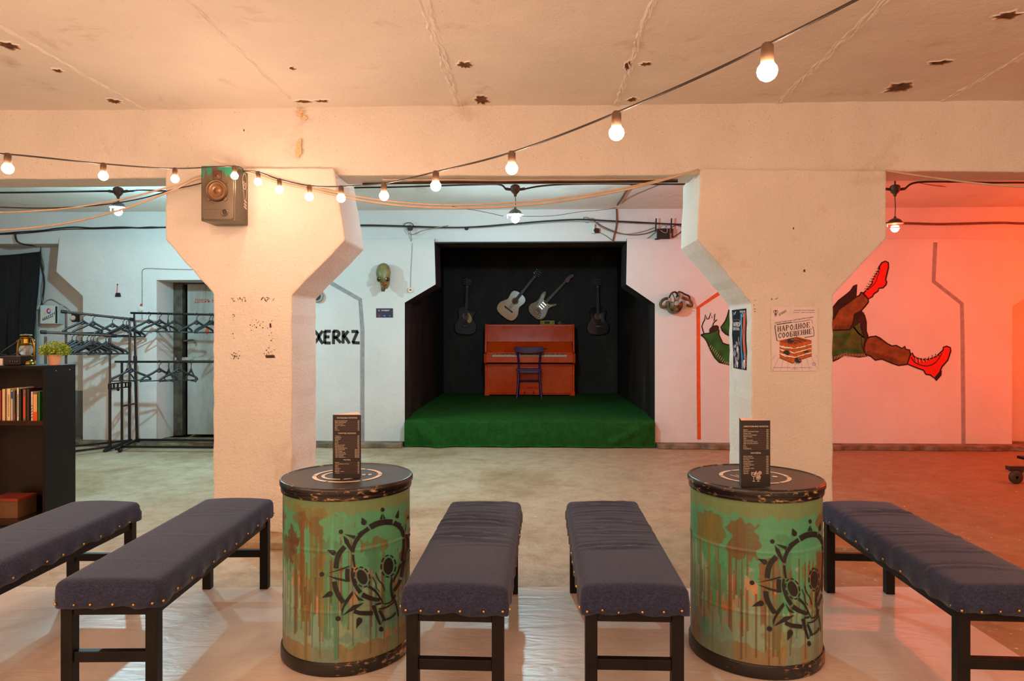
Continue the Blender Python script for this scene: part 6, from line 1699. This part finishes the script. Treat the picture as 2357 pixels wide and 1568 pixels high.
cl('dark cable clipped along the back edge of the near beam', [V2(835, 423), V2(950, 421.5), V2(1060, 420.5), V2(1150, 421), V2(1290, 420), V2(1400, 419), V2(1560, 418)], .007)
# the two pale cables swagged between the columns
cl('upper pale cable swagged between the two columns', [anchor, P(650, 417, 4.36), P(740, 436, 4.36), P(850, 457, 4.36), P(960, 469, 4.36), P(1060, 471.5, 4.36), P(1190, 466, 4.36), P(1330, 451, 4.36), P(1450, 430, 4.36), P(1540, 409, 4.36), P(1606, 391, 4.38)], .0055, 'pale_cable', group=None)
cl('lower pale cable swagged between the two columns', [anchor, P(640, 419, 4.34), P(720, 437, 4.34), P(820, 459, 4.34), P(930, 474, 4.34), P(1060, 479, 4.34), P(1200, 473, 4.34), P(1340, 456, 4.34), P(1470, 430, 4.34), P(1570, 402, 4.34), P(1608, 390, 4.36)], .0065, 'pale_cable')
spk = P(466, 402, 4.33)
cl('upper orange-lit cable from the speaker to the left edge', [P(560, 394, 4.385), P(462, 404, 4.37), P(420, 420, 4.36), P(340, 444, 4.36), P(240, 467, 4.36), P(130, 482, 4.36), P(0, 489, 4.36), P(-120, 486, 4.36)], .0055, 'pale_cable')
cl('lower orange-lit cable from the speaker to the left edge', [P(560, 395, 4.39), P(462, 410, 4.37), P(400, 437, 4.36), P(300, 476, 4.36), P(200, 504, 4.36), P(110, 520, 4.36), P(0, 530, 4.36), P(-120, 530, 4.36)], .0065, 'pale_cable')
cl('dark cable from the speaker to the left edge', [P(556, 394, 4.395), P(462, 422, 4.375), P(400, 436, 4.36), P(330, 456, 4.36), P(240, 471, 4.36), P(120, 479, 4.36), P(0, 477, 4.36), P(-120, 470, 4.36)], .004, 'cable')
cl('pale cable from the right column to the right edge', [P(2040, 393, 4.38), P(2090, 401, 4.36), P(2160, 411, 4.36), P(2240, 421, 4.36), P(2320, 428, 4.36), P(2357, 430, 4.36), P(2450, 431, 4.36)], .0065, 'pale_cable')
tp_ = MB().prism([(P(490, 364, 4.4).x, P(490, 364, 4.4).z), (P(497, 372, 4.4).x, P(497, 372, 4.4).z), (P(548, 388, 4.4).x, P(548, 388, 4.4).z), (P(544, 378, 4.4).x, P(544, 378, 4.4).z)], 4.33, 4.338, xz).build('wooden_peg', M['cream'])
tag(tp_, 'pale wooden peg tying the cables above the loudspeaker', 'peg')
# ---- adhesive scars on the near columns
g = MB(); rs_ = random.Random(9)
fc = on_wall(YF-.001)
for (x0, y0, x1, y1, n_) in ((532, 685, 568, 694, 26), (600, 684, 632, 694, 22), (576, 736, 606, 762, 22), (536, 720, 540, 800, 10), (530, 808, 552, 826, 26), (605, 800, 632, 824, 16), (615, 735, 628, 790, 8), (1773, 684, 1792, 690, 5), (1735, 690, 1742, 720, 6)):
    for k in range(n_):
        g.fill(blot((rs_.uniform(x0, x1), rs_.uniform(y0, y1)), rs_.uniform(.4, 2.0), rs_.uniform(.4, 2.2), rs_, 8), fc)
for (x, y, w_, h_) in ((610, 818, 24, 6), (620, 745, 5, 9), (1849, 621, 5, 5), (1825, 524, 3, 4), (560, 298, 3, 4)):
    g.fill([(x, y), (x+w_*.8, y-1), (x+w_, y+h_), (x+w_*.1, y+h_*1.1)], fc)
g.build('adhesive_scars', plain('scar_brown', (70, 46, 30), .8, 0, .2), column_a, fix=False)
# ---- trolley at the right edge
c = P(2330, 1108, 6.17)
t = thing('flat_trolley', 'flat metal trolley on a caster at the right edge', 'trolley', (c.x+.4, c.y, 0))
zt_ = P(2320, 1072, 6.17).z
def wb(a, b): return (a[0]-.4, a[1], a[2]), (b[0]-.4, b[1], b[2])
MB().box(*wb((-.05, -.03, zt_-.038), (1.0, .02, zt_))).build('deck_rail', M['steel_tube'], t, bevel=.004)
MB().box(*wb((.42, .02, zt_-.03), (1.0, .55, zt_-.004))).build('deck', M['bench_wood'], t, bevel=.004)
MB().box(*wb((-.01, -.03, zt_-.055), (.08, .04, zt_-.038))).build('caster_plate', M['steel_tube'], t, bevel=.003)
MB().hexa([(-.4+x, y, z) for x, y, z in ((-.005, -.03, .05), (.05, -.03, .05), (.05, .03, .05), (-.005, .03, .05), (.01, -.028, zt_-.055), (.075, -.028, zt_-.055), (.075, .028, zt_-.055), (.01, .028, zt_-.055))]).build('caster_fork', M['black_metal'], t, bevel=.004)
MB().lathe([(.012, .018), (.050, .018), (.058, .012), (.058, -.012), (.050, -.018), (.012, -.018)], 28, (-.40, -.045, .058), 'y').build('caster_wheel', plain('wheel_rubber', (60, 44, 40), .5, 0, .1), t, smooth='auto')
for x in (.75,):
    MB().lathe([(.012, .018), (.050, .018), (.058, .012), (.058, -.012), (.050, -.018), (.012, -.018)], 28, (x-.4, .5, .058), 'y').build('caster_wheel', M['black'], t, smooth='auto')
    MB().box((x-.42, .47, .058), (x-.38, .53, zt_-.03)).build('caster_fork', M['black_metal'], t)

# knot of leads on the lintel left of the stage
c = B_(945, 526)
t = thing('cable_joint', 'taped cable joint with loose leads on the lintel left of the stage', 'cable joint', (c.x, 8.17, c.z))
MB().ball((0, -.012, 0), .035, .02, .035, 12, 8).build('taped_lump', M['cable'], t, smooth=True)
for k, pth in enumerate(([(-.09, 0, .02), (-.05, -.02, .055), (.01, -.02, .06), (.05, -.02, .02)], [(-.05, -.01, -.01), (.0, -.03, -.07), (.06, -.02, -.075), (.16, -.01, -.03), (.40, 0, .02), (.46, 0, .03)], [(0, -.02, -.02), (.012, -.015, -.10), (.010, -.006, -.16)])):
    MB().tube(smooth3(pth, 6), .005, 6).build('loose_lead', M['grey_cable'] if k else M['cable'], t, smooth=True)
c = B_(1074, 526)
tag_ = MB().ball((0, 0, 0), .026, .018, .022, 12, 8).build('cable_clip', M['black'], None, smooth=True); tag_.location = (c.x, 8.18, c.z)
tag(tag_, 'black lump of tape on the lintel cable above the stage left corner', 'cable clip')
# ================================================================ camera and picture settings
cam = bpy.data.cameras.new('camera'); cam.sensor_width = 36; cam.lens = 36*F/2357
cam.shift_y = -(1568/2-HY)/2357; cam.clip_start = .02
co = bpy.data.objects.new('camera', cam); COL.objects.link(co)
co.location = (0, 0, EYE); co.rotation_euler = (PI/2, 0, TH)
scene.camera = co
w = bpy.data.worlds.new('w'); w.use_nodes = True
w.node_tree.nodes['Background'].inputs['Color'].default_value = (.02, .018, .016, 1)
w.node_tree.nodes['Background'].inputs['Strength'].default_value = .0
scene.world = w
vs_ = scene.view_settings
vs_.view_transform = 'Standard'; vs_.look = 'None'; vs_.gamma = 1; vs_.use_curve_mapping = False
vs_.exposure = 0.75
cy = scene.cycles
cy.max_bounces = 6; cy.diffuse_bounces = 4; cy.glossy_bounces = 3; cy.transmission_bounces = 4; cy.transparent_max_bounces = 6
cy.caustics_reflective = False; cy.caustics_refractive = False; cy.sample_clamp_indirect = 6
